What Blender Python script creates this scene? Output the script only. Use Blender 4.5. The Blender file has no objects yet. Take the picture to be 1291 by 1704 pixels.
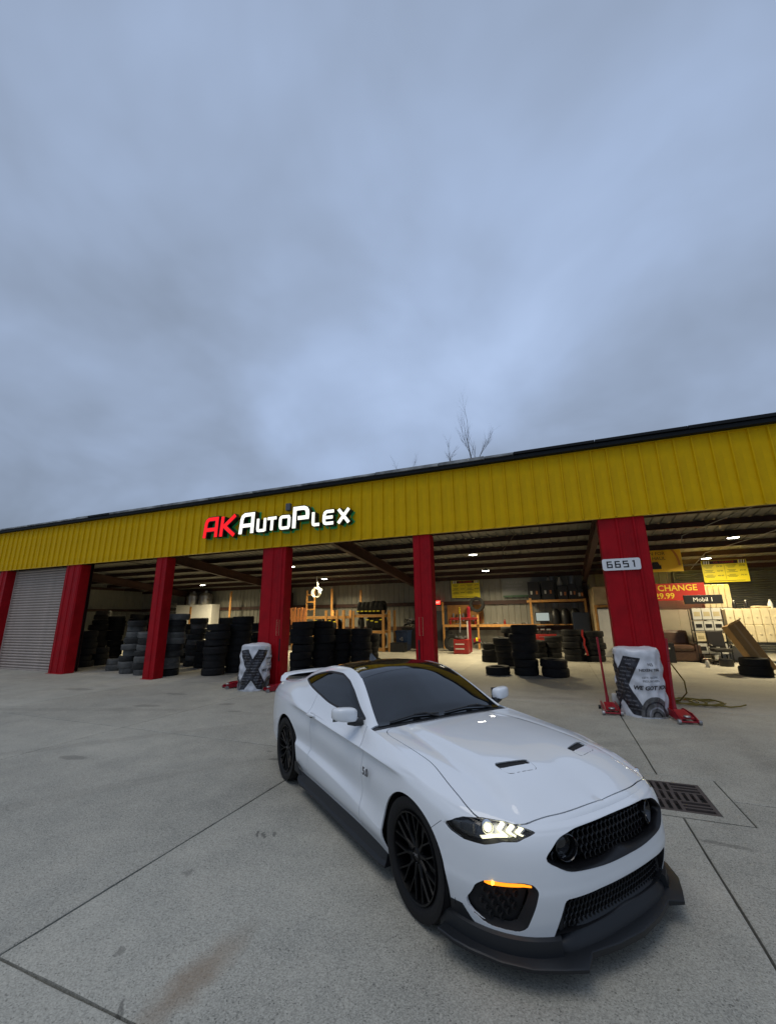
import bpy, bmesh, math, random
import numpy as np
from mathutils import Vector, Matrix, Euler
random.seed(7); rng = np.random.RandomState(5)
scene = bpy.context.scene
C = scene.collection
PI = math.pi

# ---------------------------------------------------------------- camera
cam_data = bpy.data.cameras.new('camera'); cam = bpy.data.objects.new('camera', cam_data); C.objects.link(cam)
cam_data.sensor_fit = 'VERTICAL'; cam_data.sensor_height = 36.0; cam_data.lens = 36.0*680.0/1704.0
cam_data.clip_start = 0.05; cam_data.clip_end = 3000
_a, _p, _r = math.radians(21.7), math.radians(14.2), math.radians(-0.78)
_fw = Vector((-math.sin(_a)*math.cos(_p), math.cos(_a)*math.cos(_p), math.sin(_p)))
_rt = Vector((math.cos(_a), math.sin(_a), 0)); _up = _rt.cross(_fw)
_r2 = _rt*math.cos(_r) + _up*math.sin(_r); _u2 = _up*math.cos(_r) - _rt*math.sin(_r)
cam.matrix_world = Matrix(((_r2.x, _u2.x, -_fw.x, 0), (_r2.y, _u2.y, -_fw.y, 0), (_r2.z, _u2.z, -_fw.z, 1.876), (0, 0, 0, 1)))
scene.camera = cam

# ---------------------------------------------------------------- sky (overcast dusk)
world = bpy.data.worlds.new('World'); scene.world = world; world.use_nodes = True
def build_world():
    nt = world.node_tree; nt.nodes.clear(); N = nt.nodes.new; L = nt.links.new
    out = N('ShaderNodeOutputWorld'); mix = N('ShaderNodeMixShader'); mix.inputs[0].default_value = .90
    bg1 = N('ShaderNodeBackground'); bg2 = N('ShaderNodeBackground')
    sky = N('ShaderNodeTexSky'); sky.sky_type = 'NISHITA'; sky.sun_disc = False
    sky.sun_elevation = math.radians(SUN_EL); sky.sun_rotation = math.radians(SUN_ROT)
    L(sky.outputs[0], bg1.inputs[0]); bg1.inputs[1].default_value = .06
    tc = N('ShaderNodeTexCoord'); sep = N('ShaderNodeSeparateXYZ'); L(tc.outputs['Generated'], sep.inputs[0])
    def M(op, a, b=None, c=None):
        m = N('ShaderNodeMath'); m.operation = op
        for i, x in enumerate((a, b, c)):
            if x is None: continue
            if isinstance(x, (int, float)): m.inputs[i].default_value = x
            else: L(x, m.inputs[i])
        return m.outputs[0]
    z = M('MAXIMUM', sep.outputs[2], 0.0); den = M('ADD', z, .42)
    cmb = N('ShaderNodeCombineXYZ'); L(M('DIVIDE', sep.outputs[0], den), cmb.inputs[0]); L(M('DIVIDE', sep.outputs[1], den), cmb.inputs[1])
    def noise(scale, det, rough, off):
        mp = N('ShaderNodeMapping'); mp.inputs['Location'].default_value = off; L(cmb.outputs[0], mp.inputs[0])
        n = N('ShaderNodeTexNoise'); n.inputs['Scale'].default_value = scale; n.inputs['Detail'].default_value = det; n.inputs['Roughness'].default_value = rough
        n.inputs['Distortion'].default_value = .25
        L(mp.outputs[0], n.inputs['Vector']); return n.outputs['Fac']
    n1 = noise(.95, 3, .45, (4.3, 10.5, 0)); n2 = noise(2.4, 4, .5, (8.5, 11.0, 4))
    v = M('ADD', M('MULTIPLY', M('SUBTRACT', n1, .5), 1.35), M('MULTIPLY', M('SUBTRACT', n2, .5), 1.05))
    # overcast sky: brighter overhead than at the horizon
    base = M('ADD', M('MULTIPLY', M('SUBTRACT', 1.0, M('POWER', 2.718, M('MULTIPLY', z, -4.0))), SKY_ZEN), SKY_HOR)
    lum = M('MULTIPLY', base, M('ADD', M('MULTIPLY', v, 1.0), 1.0))
    ramp = N('ShaderNodeValToRGB'); e = ramp.color_ramp.elements
    e[0].position = .25; e[0].color = (.815, .99, 1.29, 1); e[1].position = .52; e[1].color = (.785, 1.0, 1.42, 1)
    L(lum, ramp.inputs[0])
    vm = N('ShaderNodeVectorMath'); vm.operation = 'SCALE'; L(ramp.outputs[0], vm.inputs[0]); L(lum, vm.inputs['Scale'])
    L(vm.outputs[0], bg2.inputs[0]); bg2.inputs[1].default_value = 1.0
    L(bg1.outputs[0], mix.inputs[1]); L(bg2.outputs[0], mix.inputs[2]); L(mix.outputs[0], out.inputs[0])
SUN_EL, SUN_ROT, SKY_ZEN, SKY_HOR = 71.0, 201.0, .10, .33
build_world()
sun_d = bpy.data.lights.new('sun', 'SUN'); sun = bpy.data.objects.new('sun', sun_d); C.objects.link(sun)
sun_d.energy = .75; sun_d.angle = math.radians(40); sun_d.color = (1, .93, .82)
_e, _z = math.radians(SUN_EL), math.radians(SUN_ROT)
_sd = Vector((math.sin(_z)*math.cos(_e), math.cos(_z)*math.cos(_e), math.sin(_e)))
sun.rotation_euler = _sd.to_track_quat('Z', 'Y').to_euler()
scene.view_settings.view_transform = 'Standard'; scene.view_settings.look = 'None'
scene.view_settings.exposure = 0.0; scene.view_settings.gamma = 1.0
try: scene.view_settings.use_curve_mapping = False
except Exception: pass
scene.render.engine = 'CYCLES'
LAMP_W = 210.0

# ---------------------------------------------------------------- helpers
class MB:
    """collects simple shapes into ONE mesh"""
    def __init__(s): s.v = []; s.f = []; s.m = []; s.mi = 0
    def add(s, V, F, M=None):
        o = len(s.v)
        for p in V:
            p = Vector(p)
            if M is not None: p = M @ p
            s.v.append((p.x, p.y, p.z))
        for f in F: s.f.append(tuple(i+o for i in f)); s.m.append(s.mi)
        return s
    def box(s, c, d, M=None, bev=0.0):
        x, y, z = (k/2 for k in d); b = min(bev, x*.9, y*.9, z*.9)
        if b <= 0:
            V = [(sx*x, sy*y, sz*z) for sx in (-1, 1) for sy in (-1, 1) for sz in (-1, 1)]
            F = [(0,1,3,2),(4,6,7,5),(0,4,5,1),(2,3,7,6),(0,2,6,4),(1,5,7,3)]
        else:
            bm = bmesh.new(); bmesh.ops.create_cube(bm, size=1)
            bmesh.ops.scale(bm, vec=(d[0], d[1], d[2]), verts=bm.verts)
            bmesh.ops.bevel(bm, geom=list(bm.edges), offset=b, segments=2, affect='EDGES', profile=.6)
            bm.verts.index_update(); V = [tuple(p.co) for p in bm.verts]; F = [tuple(p.index for p in f.verts) for f in bm.faces]; bm.free()
        T = Matrix.Translation(Vector(c))
        return s.add(V, F, (T @ M) if M is not None else T)
    def cyl(s, p0, p1, r0, r1=None, n=12, caps=True):
        r1 = r0 if r1 is None else r1
        p0 = Vector(p0); p1 = Vector(p1); d = (p1-p0).normalized()
        a = d.orthogonal().normalized(); b = d.cross(a)
        V = [p0 + (a*math.cos(2*PI*i/n) + b*math.sin(2*PI*i/n))*r0 for i in range(n)] + [p1 + (a*math.cos(2*PI*i/n) + b*math.sin(2*PI*i/n))*r1 for i in range(n)]
        F = [(i, (i+1) % n, n+(i+1) % n, n+i) for i in range(n)]
        if caps: F += [tuple(range(n-1, -1, -1)), tuple(range(n, 2*n))]
        return s.add(V, F)
    def tube(s, pts, r, n=8, caps=True):
        pts = [Vector(p) for p in pts]; k = len(pts); rs = r if hasattr(r, '__len__') else [r]*k
        V = []; t0 = (pts[1]-pts[0]).normalized(); a = t0.orthogonal().normalized()
        for i, p in enumerate(pts):
            t = (pts[min(i+1, k-1)] - pts[max(i-1, 0)]).normalized()
            a = (a - t*a.dot(t)).normalized(); b = t.cross(a)
            V += [p + (a*math.cos(2*PI*j/n) + b*math.sin(2*PI*j/n))*rs[i] for j in range(n)]
        F = [(i*n+j, i*n+(j+1) % n, (i+1)*n+(j+1) % n, (i+1)*n+j) for i in range(k-1) for j in range(n)]
        if caps: F += [tuple(range(n-1, -1, -1)), tuple(range((k-1)*n, k*n))]
        return s.add(V, F)
    def lathe(s, prof, n=32, M=None, closed=False):
        """prof: list of (r, z); axis z"""
        k = len(prof)
        V = [(r*math.cos(2*PI*i/n), r*math.sin(2*PI*i/n), z) for i in range(n) for r, z in prof]
        F = []
        for i in range(n):
            j = (i+1) % n
            for a in range(k if closed else k-1):
                b = (a+1) % k
                F.append((i*k+a, j*k+a, j*k+b, i*k+b))
        return s.add(V, F, M)
    def prism(s, poly, z0, z1, M=None):
        n = len(poly)
        V = [(x, y, z0) for x, y in poly] + [(x, y, z1) for x, y in poly]
        F = [(i, (i+1) % n, n+(i+1) % n, n+i) for i in range(n)] + [tuple(range(n-1, -1, -1)), tuple(range(n, 2*n))]
        return s.add(V, F, M)
    def mesh(s, name, mats, smooth=False, ang=35):
        me = bpy.data.meshes.new(name); me.from_pydata(s.v, [], s.f)
        for m in (mats if isinstance(mats, (list, tuple)) else [mats]): me.materials.append(m)
        if any(s.m): me.polygons.foreach_set('material_index', s.m)
        bm = bmesh.new(); bm.from_mesh(me); bmesh.ops.recalc_face_normals(bm, faces=bm.faces); bm.to_mesh(me); bm.free()
        if smooth:
            me.polygons.foreach_set('use_smooth', [True]*len(me.polygons))
            try: me.set_sharp_from_angle(angle=math.radians(ang))
            except Exception: pass
        me.update(); return me
    def build(s, name, mats, parent=None, smooth=False, loc=(0,0,0), rot=(0,0,0), ang=35):
        return link(name, s.mesh(name, mats, smooth, ang), parent, loc, rot)
def link(name, me, parent=None, loc=(0,0,0), rot=(0,0,0), scale=(1,1,1)):
    o = bpy.data.objects.new(name, me); C.objects.link(o)
    o.location = loc; o.rotation_euler = rot; o.scale = scale
    if parent is not None: o.parent = parent
    return o
def thing(name, label, cat, loc=(0,0,0), rz=0, group=None, rot=None):
    o = bpy.data.objects.new(name, None); C.objects.link(o); o.empty_display_size = .2
    o.location = loc; o.rotation_euler = rot or (0,0,rz)
    return tag(o, label, cat, group)
def tag(o, label, cat, group=None):
    o['label'] = label; o['category'] = cat
    if group: o['group'] = group
    return o
def struct(o): o['kind'] = 'structure'; return o
def copy_tree(o, parent=None):
    c = o.copy(); C.objects.link(c)
    if parent is not None: c.parent = parent
    for ch in list(o.children): copy_tree(ch, c)
    return c
def text_mesh(s, size=1.0, extrude=0.0, align='CENTER', spacing=1.0, shear=0.0, bold=0.0, valign='CENTER', res=3):
    cu = bpy.data.curves.new('lettering', 'FONT'); cu.body = s; cu.size = size; cu.extrude = extrude
    cu.align_x = align; cu.align_y = valign; cu.space_character = spacing; cu.shear = shear; cu.offset = bold; cu.resolution_u = res
    o = bpy.data.objects.new('lettering', cu); me = bpy.data.meshes.new_from_object(o)
    bpy.data.objects.remove(o); bpy.data.curves.remove(cu); return me
def text_part(name, s, size, mat, parent, loc, rot, **k):
    me = text_mesh(s, size, **k); me.materials.clear(); me.materials.append(mat)
    return link(name, me, parent, loc, rot)

# ---------------------------------------------------------------- materials
def mat(name, col, rough=.5, metal=0.0, var=0.0, vscale=8.0, bump=0.0, bscale=60.0, spec=.5, coat=0.0, emit=None, estr=0.0, var2=None, rvar=0.0):
    m = bpy.data.materials.new(name); m.use_nodes = True; nt = m.node_tree; b = nt.nodes['Principled BSDF']; N = nt.nodes.new; L = nt.links.new
    c = (*col, 1) if len(col) == 3 else col
    b.inputs['Base Color'].default_value = c; b.inputs['Roughness'].default_value = rough; b.inputs['Metallic'].default_value = metal
    b.inputs['Specular IOR Level'].default_value = spec
    if coat: b.inputs['Coat Weight'].default_value = coat; b.inputs['Coat Roughness'].default_value = .03
    if emit: b.inputs['Emission Color'].default_value = (*emit, 1); b.inputs['Emission Strength'].default_value = estr
    tc = N('ShaderNodeTexCoord')
    if var or var2 or rvar:
        n = N('ShaderNodeTexNoise'); n.inputs['Scale'].default_value = vscale; n.inputs['Detail'].default_value = 6; n.inputs['Roughness'].default_value = .6
        L(tc.outputs['Object'], n.inputs['Vector'])
        r = N('ShaderNodeValToRGB'); e = r.color_ramp.elements; e[0].position = .3; e[1].position = .7
        d = var2 if var2 else tuple(k*(1-var) for k in col[:3])
        e[0].color = (*d, 1); e[1].color = tuple(min(1, k*(1+var*.5)) for k in col[:3]) + (1,)
        L(n.outputs['Fac'], r.inputs[0]); L(r.outputs[0], b.inputs['Base Color'])
        if rvar:
            mr = N('ShaderNodeMapRange'); mr.inputs['To Min'].default_value = max(0, rough-rvar); mr.inputs['To Max'].default_value = min(1, rough+rvar)
            mr.inputs['From Min'].default_value = .3; mr.inputs['From Max'].default_value = .7
            L(n.outputs['Fac'], mr.inputs['Value']); L(mr.outputs[0], b.inputs['Roughness'])
    if bump:
        n2 = N('ShaderNodeTexNoise'); n2.inputs['Scale'].default_value = bscale; n2.inputs['Detail'].default_value = 4
        L(tc.outputs['Object'], n2.inputs['Vector'])
        bp = N('ShaderNodeBump'); bp.inputs['Strength'].default_value = bump; bp.inputs['Distance'].default_value = .01
        L(n2.outputs['Fac'], bp.inputs['Height']); L(bp.outputs[0], b.inputs['Normal'])
    return m
M = dict(
 yellow=mat('yellow painted steel', (.70,.43,.001), .5, spec=.12, var=.16, vscale=1.6, bump=.05, bscale=3.0, rvar=.10),
 yellowtrim=mat('yellow trim', (.70,.44,.003), .4, spec=.2, var=.2, vscale=5),
 red=mat('red painted steel', (.38,.005,.011), .5, spec=.15, var=.28, vscale=2.2, bump=.04, bscale=4.0, rvar=.1),
 darkgutter=mat('dark gutter', (.006,.008,.010), .6, spec=.2),
 rooftop=mat('weathered roof edge', (.36,.38,.39), .6, var2=(.02,.026,.03), vscale=1.7),
 frame=mat('red oxide primer steel', (.045,.016,.012), .6, var=.4, vscale=3),
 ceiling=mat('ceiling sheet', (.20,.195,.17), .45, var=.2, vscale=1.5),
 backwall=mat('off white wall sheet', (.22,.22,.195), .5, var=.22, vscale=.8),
 slat=mat('roll door beige', (.45,.385,.34), .5, spec=.15, var=.15, vscale=3),
 darkslat=mat('roll door dark', (.10,.105,.105), .5, var=.25, vscale=2),
 rubber=mat('tyre rubber', (.010,.010,.011), .80, var2=(.018,.018,.018), vscale=5, bump=.25, bscale=45, spec=.3),
 dusty=mat('dusty tyre rubber', (.048,.047,.044), .85, var2=(.020,.020,.019), vscale=4, bump=.25, bscale=45, spec=.3),
 greytyre=mat('weathered grey tyre', (.13,.13,.122), .9, var2=(.055,.055,.052), vscale=4, bump=.25, bscale=45),
 black=mat('black plastic', (.012,.012,.013), .42),
 matte=mat('matte black', (.008,.008,.009), .8),
 gloss=mat('gloss black', (.006,.006,.007), .10, coat=.6),
 lipmat=mat('satin black lip', (.012,.014,.017), .42, spec=.4, bump=.03, bscale=80),
 glass=mat('tinted glass', (.006,.007,.008), .02, spec=.85),
 rim=mat('black wheel paint', (.003,.003,.0035), .38, spec=.22),
 disc=mat('brake disc', (.16,.16,.16), .4, metal=1),
 chrome=mat('chrome', (.7,.7,.7), .15, metal=1),
 steel=mat('worn steel', (.35,.35,.36), .4, metal=.8, var=.3),
 wood=mat('lumber', (.56,.28,.075), .65, var2=(.33,.165,.05), vscale=9),
 rwood=mat('reddish lumber', (.46,.17,.055), .65, var=.25, vscale=9),
 ply=mat('plywood', (.48,.37,.21), .65, var=.2, vscale=3),
 bagwhite=mat('white plastic film', (.62,.64,.68), .32, var=.1, vscale=5, bump=.45, bscale=9),
 bagblack=mat('black print', (.016,.016,.022), .38, bump=.35, bscale=9),
 bagtext=mat('white print', (.27,.27,.30), .45),
 baggrey=mat('grey print', (.17,.165,.17), .4, var2=(.05,.05,.05), vscale=14),
 jackred=mat('jack red paint', (.33,.010,.022), .35, var=.3, vscale=12, rvar=.1),
 white=mat('white paint', (.72,.72,.70), .5, var=.06),
 signwhite=mat('white sign plate', (.76,.78,.80), .45),
 signblack=mat('black lettering', (.012,.012,.014), .5),
 posteryellow=mat('yellow poster', (.78,.66,.02), .45),
 banneryellow=mat('amber banner', (.86,.50,.012), .5, var2=(.88,.56,.03), vscale=1.5, bump=.1, bscale=3),
 bannerred=mat('red banner', (.50,.02,.012), .5),
 yellowtext=mat('yellow lettering', (.85,.60,.03), .5),
 redtext=mat('red lettering', (.55,.03,.02), .5),
 greyposter=mat('grey poster', (.17,.19,.20), .5),
 blue=mat('blue plastic', (.012,.030,.085), .45),
 leather=mat('brown leather', (.085,.045,.030), .38, var=.3, vscale=6, bump=.15, bscale=20),
 chairleather=mat('black leather', (.020,.018,.017), .42),
 cardboard=mat('cardboard', (.40,.235,.085), .75, var=.14, vscale=6),
 ibc=mat('translucent white plastic', (.72,.63,.42), .4, var=.16, vscale=2),
 boxgrey=mat('grey carton', (.52,.52,.49), .55),
 hosey=mat('yellow hose', (.17,.13,.02), .5),
 hosew=mat('white hose', (.8,.8,.74), .4),
 bark=mat('bare bark', (.085,.072,.062), .9, var=.4, vscale=10),
 pit=mat('drain pit', (.010,.010,.010), .9),
 iron=mat('rusty iron', (.050,.042,.040), .75, var2=(.070,.054,.048), vscale=18, bump=.2, bscale=60),
 lampbody=mat('lamp housing', (.06,.06,.06), .5),
 lamp=mat('lamp diffuser', (1,1,1), .5, emit=(1,.95,.80), estr=30),
 exit=mat('exit sign red', (.5,.01,.01), .5, emit=(1,.035,.02), estr=2.2),
 letterwhite=mat('lit white letter face', (.8,.8,.75), .4, emit=(1,.98,.80), estr=1.25),
 letterred=mat('lit red letter face', (.35,.004,.004), .4, emit=(1,.004,.008), estr=1.0),
 lettercan=mat('black letter return', (.010,.012,.014), .3),
 greenglow=mat('green edge glow', (.02,.2,.06), .4, emit=(.05,.55,.16), estr=.07),  # faint emission stands in for green glow round the sign letters
 screen=mat('screen', (.1,.1,.1), .3, emit=(.55,.66,.62), estr=.5),
 badge=mat('badge grey', (.20,.20,.21), .3, metal=.7),
 tankm=mat('galvanised tank', (.45,.45,.45), .3, metal=.9),
 copper=mat('copper', (.5,.2,.1), .4, metal=.8),
 toolred=mat('red tool paint', (.28,.015,.012), .4, var=.3, vscale=10),
 yellowrag=mat('yellow cloth', (.70,.55,.03), .8),
)
# ---------------------------------------------------------------- ground
def concrete_mat(name, base, warm=0.0):
    m = bpy.data.materials.new(name); m.use_nodes = True; nt = m.node_tree; b = nt.nodes['Principled BSDF']; N = nt.nodes.new; L = nt.links.new
    g = N('ShaderNodeNewGeometry'); pos = g.outputs['Position']
    def noise(sc, det=4, ro=.6, vec=None):
        n = N('ShaderNodeTexNoise'); n.inputs['Scale'].default_value = sc; n.inputs['Detail'].default_value = det; n.inputs['Roughness'].default_value = ro
        L(vec or pos, n.inputs['Vector']); return n.outputs['Fac']
    def M_(op, a, b_=None, c=None, clamp=False):
        q = N('ShaderNodeMath'); q.operation = op; q.use_clamp = clamp
        for i, x in enumerate((a, b_, c)):
            if x is None: continue
            if isinstance(x, (int, float)): q.inputs[i].default_value = x
            else: L(x, q.inputs[i])
        return q.outputs[0]
    big = noise(.35, 5, .55); mid = noise(2.2, 6, .6); fine = noise(70, 3, .75); agg = noise(190, 2, .65)
    vor = N('ShaderNodeTexVoronoi'); vor.inputs['Scale'].default_value = 135; L(pos, vor.inputs['Vector'])
    sepc = N('ShaderNodeSeparateColor'); L(vor.outputs['Color'], sepc.inputs[0])
    speck = sepc.outputs[0]
    v = M_('ADD', M_('MULTIPLY', M_('SUBTRACT', big, .5), .80), M_('MULTIPLY', M_('SUBTRACT', mid, .5), .58))
    v = M_('ADD', v, M_('MULTIPLY', M_('SUBTRACT', fine, .5), 1.0))
    v = M_('ADD', v, M_('MULTIPLY', M_('SUBTRACT', agg, .5), .8))
    v = M_('ADD', v, M_('MULTIPLY', M_('SUBTRACT', speck, .5), .48))
    dark = M_('LESS_THAN', speck, .03)
    v = M_('SUBTRACT', v, M_('MULTIPLY', dark, .25))
    oi = N('ShaderNodeObjectInfo'); v = M_('ADD', v, M_('MULTIPLY', M_('SUBTRACT', oi.outputs['Random'], .5), .10))
    # oil drips and other stains with a shape of their own
    st = None
    for (x, y, rx, ry, a, k) in STAINS:
        mp = N('ShaderNodeMapping'); mp.vector_type = 'TEXTURE'; mp.inputs['Location'].default_value = (x, y, 0); mp.inputs['Rotation'].default_value = (0, 0, a); mp.inputs['Scale'].default_value = (rx, ry, 1)
        wob = N('ShaderNodeVectorMath'); wob.operation = 'ADD'
        wn = N('ShaderNodeTexNoise'); wn.inputs['Scale'].default_value = 9; wn.inputs['Detail'].default_value = 3; L(pos, wn.inputs['Vector'])
        ws = N('ShaderNodeVectorMath'); ws.operation = 'SCALE'; ws.inputs['Scale'].default_value = .12; L(wn.outputs['Color'], ws.inputs[0])
        L(pos, wob.inputs[0]); L(ws.outputs[0], wob.inputs[1]); L(wob.outputs[0], mp.inputs[0])
        gr = N('ShaderNodeTexGradient'); gr.gradient_type = 'SPHERICAL'; L(mp.outputs[0], gr.inputs[0])
        w = M_('MULTIPLY', M_('MULTIPLY', gr.outputs['Fac'], 3.0, clamp=True), k)
        st = w if st is None else M_('MAXIMUM', st, w)
    val = M_('MULTIPLY', M_('ADD', v, 1.0), base)
    if st is not None: val = M_('MULTIPLY', val, M_('SUBTRACT', 1.0, st))
    tint = N('ShaderNodeMix'); tint.data_type = 'RGBA'; tint.inputs[6].default_value = (1.02,1.01,.875,1) if not warm else (1.0,.97,.88,1); tint.inputs[7].default_value = (1.06,1.0,.835,1)
    L(mid, tint.inputs[0])
    sc = N('ShaderNodeVectorMath'); sc.operation = 'SCALE'; L(tint.outputs[2], sc.inputs[0]); L(val, sc.inputs['Scale'])
    # rust streak
    mp = N('ShaderNodeMapping'); mp.vector_type = 'TEXTURE'; mp.inputs['Location'].default_value = (-1.92, 2.22, 0); mp.inputs['Rotation'].default_value = (0, 0, 1.52); mp.inputs['Scale'].default_value = (.50, .15, 1)
    wn = N('ShaderNodeTexNoise'); wn.inputs['Scale'].default_value = 7; wn.inputs['Detail'].default_value = 4; L(pos, wn.inputs['Vector'])
    ws = N('ShaderNodeVectorMath'); ws.operation = 'SCALE'; ws.inputs['Scale'].default_value = .18; L(wn.outputs['Color'], ws.inputs[0])
    wa = N('ShaderNodeVectorMath'); wa.operation = 'ADD'; L(pos, wa.inputs[0]); L(ws.outputs[0], wa.inputs[1]); L(wa.outputs[0], mp.inputs[0])
    gr = N('ShaderNodeTexGradient'); gr.gradient_type = 'SPHERICAL'; L(mp.outputs[0], gr.inputs[0])
    rf = M_('MULTIPLY', M_('MULTIPLY', gr.outputs['Fac'], 1.3, clamp=True), M_('ADD', M_('MULTIPLY', fine, .8), .12), clamp=True)
    mx = N('ShaderNodeMix'); mx.data_type = 'RGBA'; L(rf, mx.inputs[0]); L(sc.outputs[0], mx.inputs[6]); mx.inputs[7].default_value = (.20,.125,.065,1)
    L(mx.outputs[2], b.inputs['Base Color'])
    mr = N('ShaderNodeMapRange'); mr.inputs['To Min'].default_value = .55; mr.inputs['To Max'].default_value = .9; L(mid, mr.inputs['Value']); L(mr.outputs[0], b.inputs['Roughness'])
    b.inputs['Specular IOR Level'].default_value = .35
    bp = N('ShaderNodeBump'); bp.inputs['Strength'].default_value = .5; bp.inputs['Distance'].default_value = .004
    L(M_('ADD', fine, M_('MULTIPLY', speck, .5)), bp.inputs['Height']); L(bp.outputs[0], b.inputs['Normal'])
    return m
# (x, y, half length, half width, angle, depth)
STAINS = [(-6.45,4.35,.26,.10,.1,.34),(-8.6,7.2,.40,.14,.2,.26),(-3.9,6.35,.14,.09,0,.40),(-3.75,6.5,.10,.06,.4,.32),(-3.7,5.25,.14,.05,.3,.40),(-3.35,5.3,.08,.05,0,.35),(-4.0,5.5,.06,.04,0,.35),
          (-9.2,8.5,.4,.12,.1,.25),(-7.0,7.9,.22,.12,.2,.28),(-6.3,7.4,.18,.08,.2,.28),(-2.62,3.55,.018,.075,.5,.55),(-2.55,3.57,.018,.07,.5,.5),(-2.48,3.60,.016,.05,.5,.5),(-2.75,2.9,.04,.05,.2,.28),(1.15,4.75,.22,.04,-.1,.35),
          (2.6,7.2,.5,.18,.1,.20),(3.3,8.9,.35,.15,.1,.24),(1.4,11.5,.4,.16,0,.24),(-12.5,8.2,.6,.2,.1,.25),(-5.6,9.2,.5,.16,0,.2),(-2.5,2.2,.03,.04,.7,.35),(-2.15,1.95,.02,.05,.5,.45),(2.3,12.3,.35,.12,0,.28),
          (-5.2,3.4,2.6,.16,.95,.10),(-6.9,4.9,3.0,.15,.85,.09),(-9.5,6.5,3.2,.17,.30,.10),(2.2,6.6,2.4,.15,1.45,.09),(.9,7.6,2.2,.16,.5,.09),(-4.6,7.6,2.4,.18,.2,.09),(-1.3,10.6,2.6,.2,.15,.12),(3.4,5.0,2.0,.14,1.9,.08)]
CON = concrete_mat('apron concrete', .325)
CONF = concrete_mat('shop floor concrete', .345, warm=1)
JOINT = mat('joint filler', (.016,.016,.016), .9)
g = MB(); g.box((0, 0, -.08), (900, 900, .06))
ground = struct(g.build('ground', JOINT))
def slab(poly, m=CON, gap=.006, top=0.0):
    # shrink the polygon (axis aligned corners) by the joint half width
    n = len(poly); out = []
    for i in range(n):
        p0 = Vector(poly[i-1]); p = Vector(poly[i]); p2 = Vector(poly[(i+1) % n])
        d0 = (p-p0).normalized(); d1 = (p2-p).normalized()
        n0 = Vector((-d0.y, d0.x)); n1 = Vector((-d1.y, d1.x))
        out.append(p + (n0+n1)*gap)
    if gap > .004:
        o2 = []
        for i in range(n):
            p = out[i]; q = out[(i+1) % n]; L_ = (q-p).length; k = max(1, int(L_/.22)) if max(abs(p.x), abs(q.x)) < 9 and max(p.y, q.y) < 10.3 and min(p.y, q.y) > 1 else 1
            t_ = (q-p)/L_; nn = Vector((-t_.y, t_.x))
            for j in range(k): o2.append(p+(q-p)*j/k + (nn*random.uniform(-.0025, .0035) if j else nn*0))
        out = o2; n = len(out)
    b = MB(); lo = [(q.x, q.y) for q in out]
    inn = []
    for i in range(n):
        p0 = out[i-1]; p = out[i]; p2 = out[(i+1) % n]
        d0 = (p-p0).normalized(); d1 = (p2-p).normalized()
        inn.append(p + (Vector((-d0.y, d0.x)) + Vector((-d1.y, d1.x)))*.005)
    V = [(x, y, -.045) for x, y in lo] + [(x, y, top-.005) for x, y in lo] + [(q.x, q.y, top) for q in inn]
    F = [(i, (i+1) % n, n+(i+1) % n, n+i) for i in range(n)] + [(n+i, n+(i+1) % n, 2*n+(i+1) % n, 2*n+i) for i in range(n)] + [tuple(range(2*n, 3*n))]
    b.add(V, F); return b.build('concrete_slab', m, ground)
XS = [-45, -40.8, -36.8, -32.6, -28.4, -24.2, -20.0, -15.8, -11.6, -7.4, -3.2, .9, 5.1, 9.3, 13.5, 17.7, 22]
YS = [-10.2, -6.2, -2.1, 1.855, 5.68, 10.2]
HX0, HX1, HY0, HY1 = .30, 1.45, 5.13, 6.27
for i in range(len(XS)-1):
    for j in range(len(YS)-1):
        a, b_, c, d = XS[i], XS[i+1], YS[j], YS[j+1]
        if (i, j) in ((10, 3), (11, 3), (10, 4), (11, 4)):
            if i == 10 and j == 3: P = [(a,c),(b_,c),(b_,HY0),(HX0,HY0),(HX0,d),(a,d)]
            elif i == 11 and j == 3: P = [(a,c),(b_,c),(b_,d),(HX1,d),(HX1,HY0),(a,HY0)]
            elif i == 10: P = [(a,c),(HX0,c),(HX0,HY1),(b_,HY1),(b_,d),(a,d)]
            else: P = [(HX1,c),(b_,c),(b_,d),(a,d),(a,HY1),(HX1,HY1)]
        else: P = [(a,c),(b_,c),(b_,d),(a,d)]
        slab(P, CON, .0085)
for (a, b_) in zip(XS[3:15], XS[4:16]):
    for c, d in ((10.2, 14.9), (14.9, 19.7), (19.7, 24.9)):
        slab([(a,c),(b_,c),(b_,d),(a,d)], CONF, .0025)
# ground beyond the slabs
for x0, x1, y0, y1 in ((-300,-45,-10.2,300),(22,300,-10.2,300),(-300,300,-300,-10.2),(-45,22,24.9,300)):
    P = MB(); P.add([(x0,y0,-.012),(x1,y0,-.012),(x1,y1,-.012),(x0,y1,-.012)], [(0,1,2,3)]); struct(P.build('outer_yard', CON))
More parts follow.
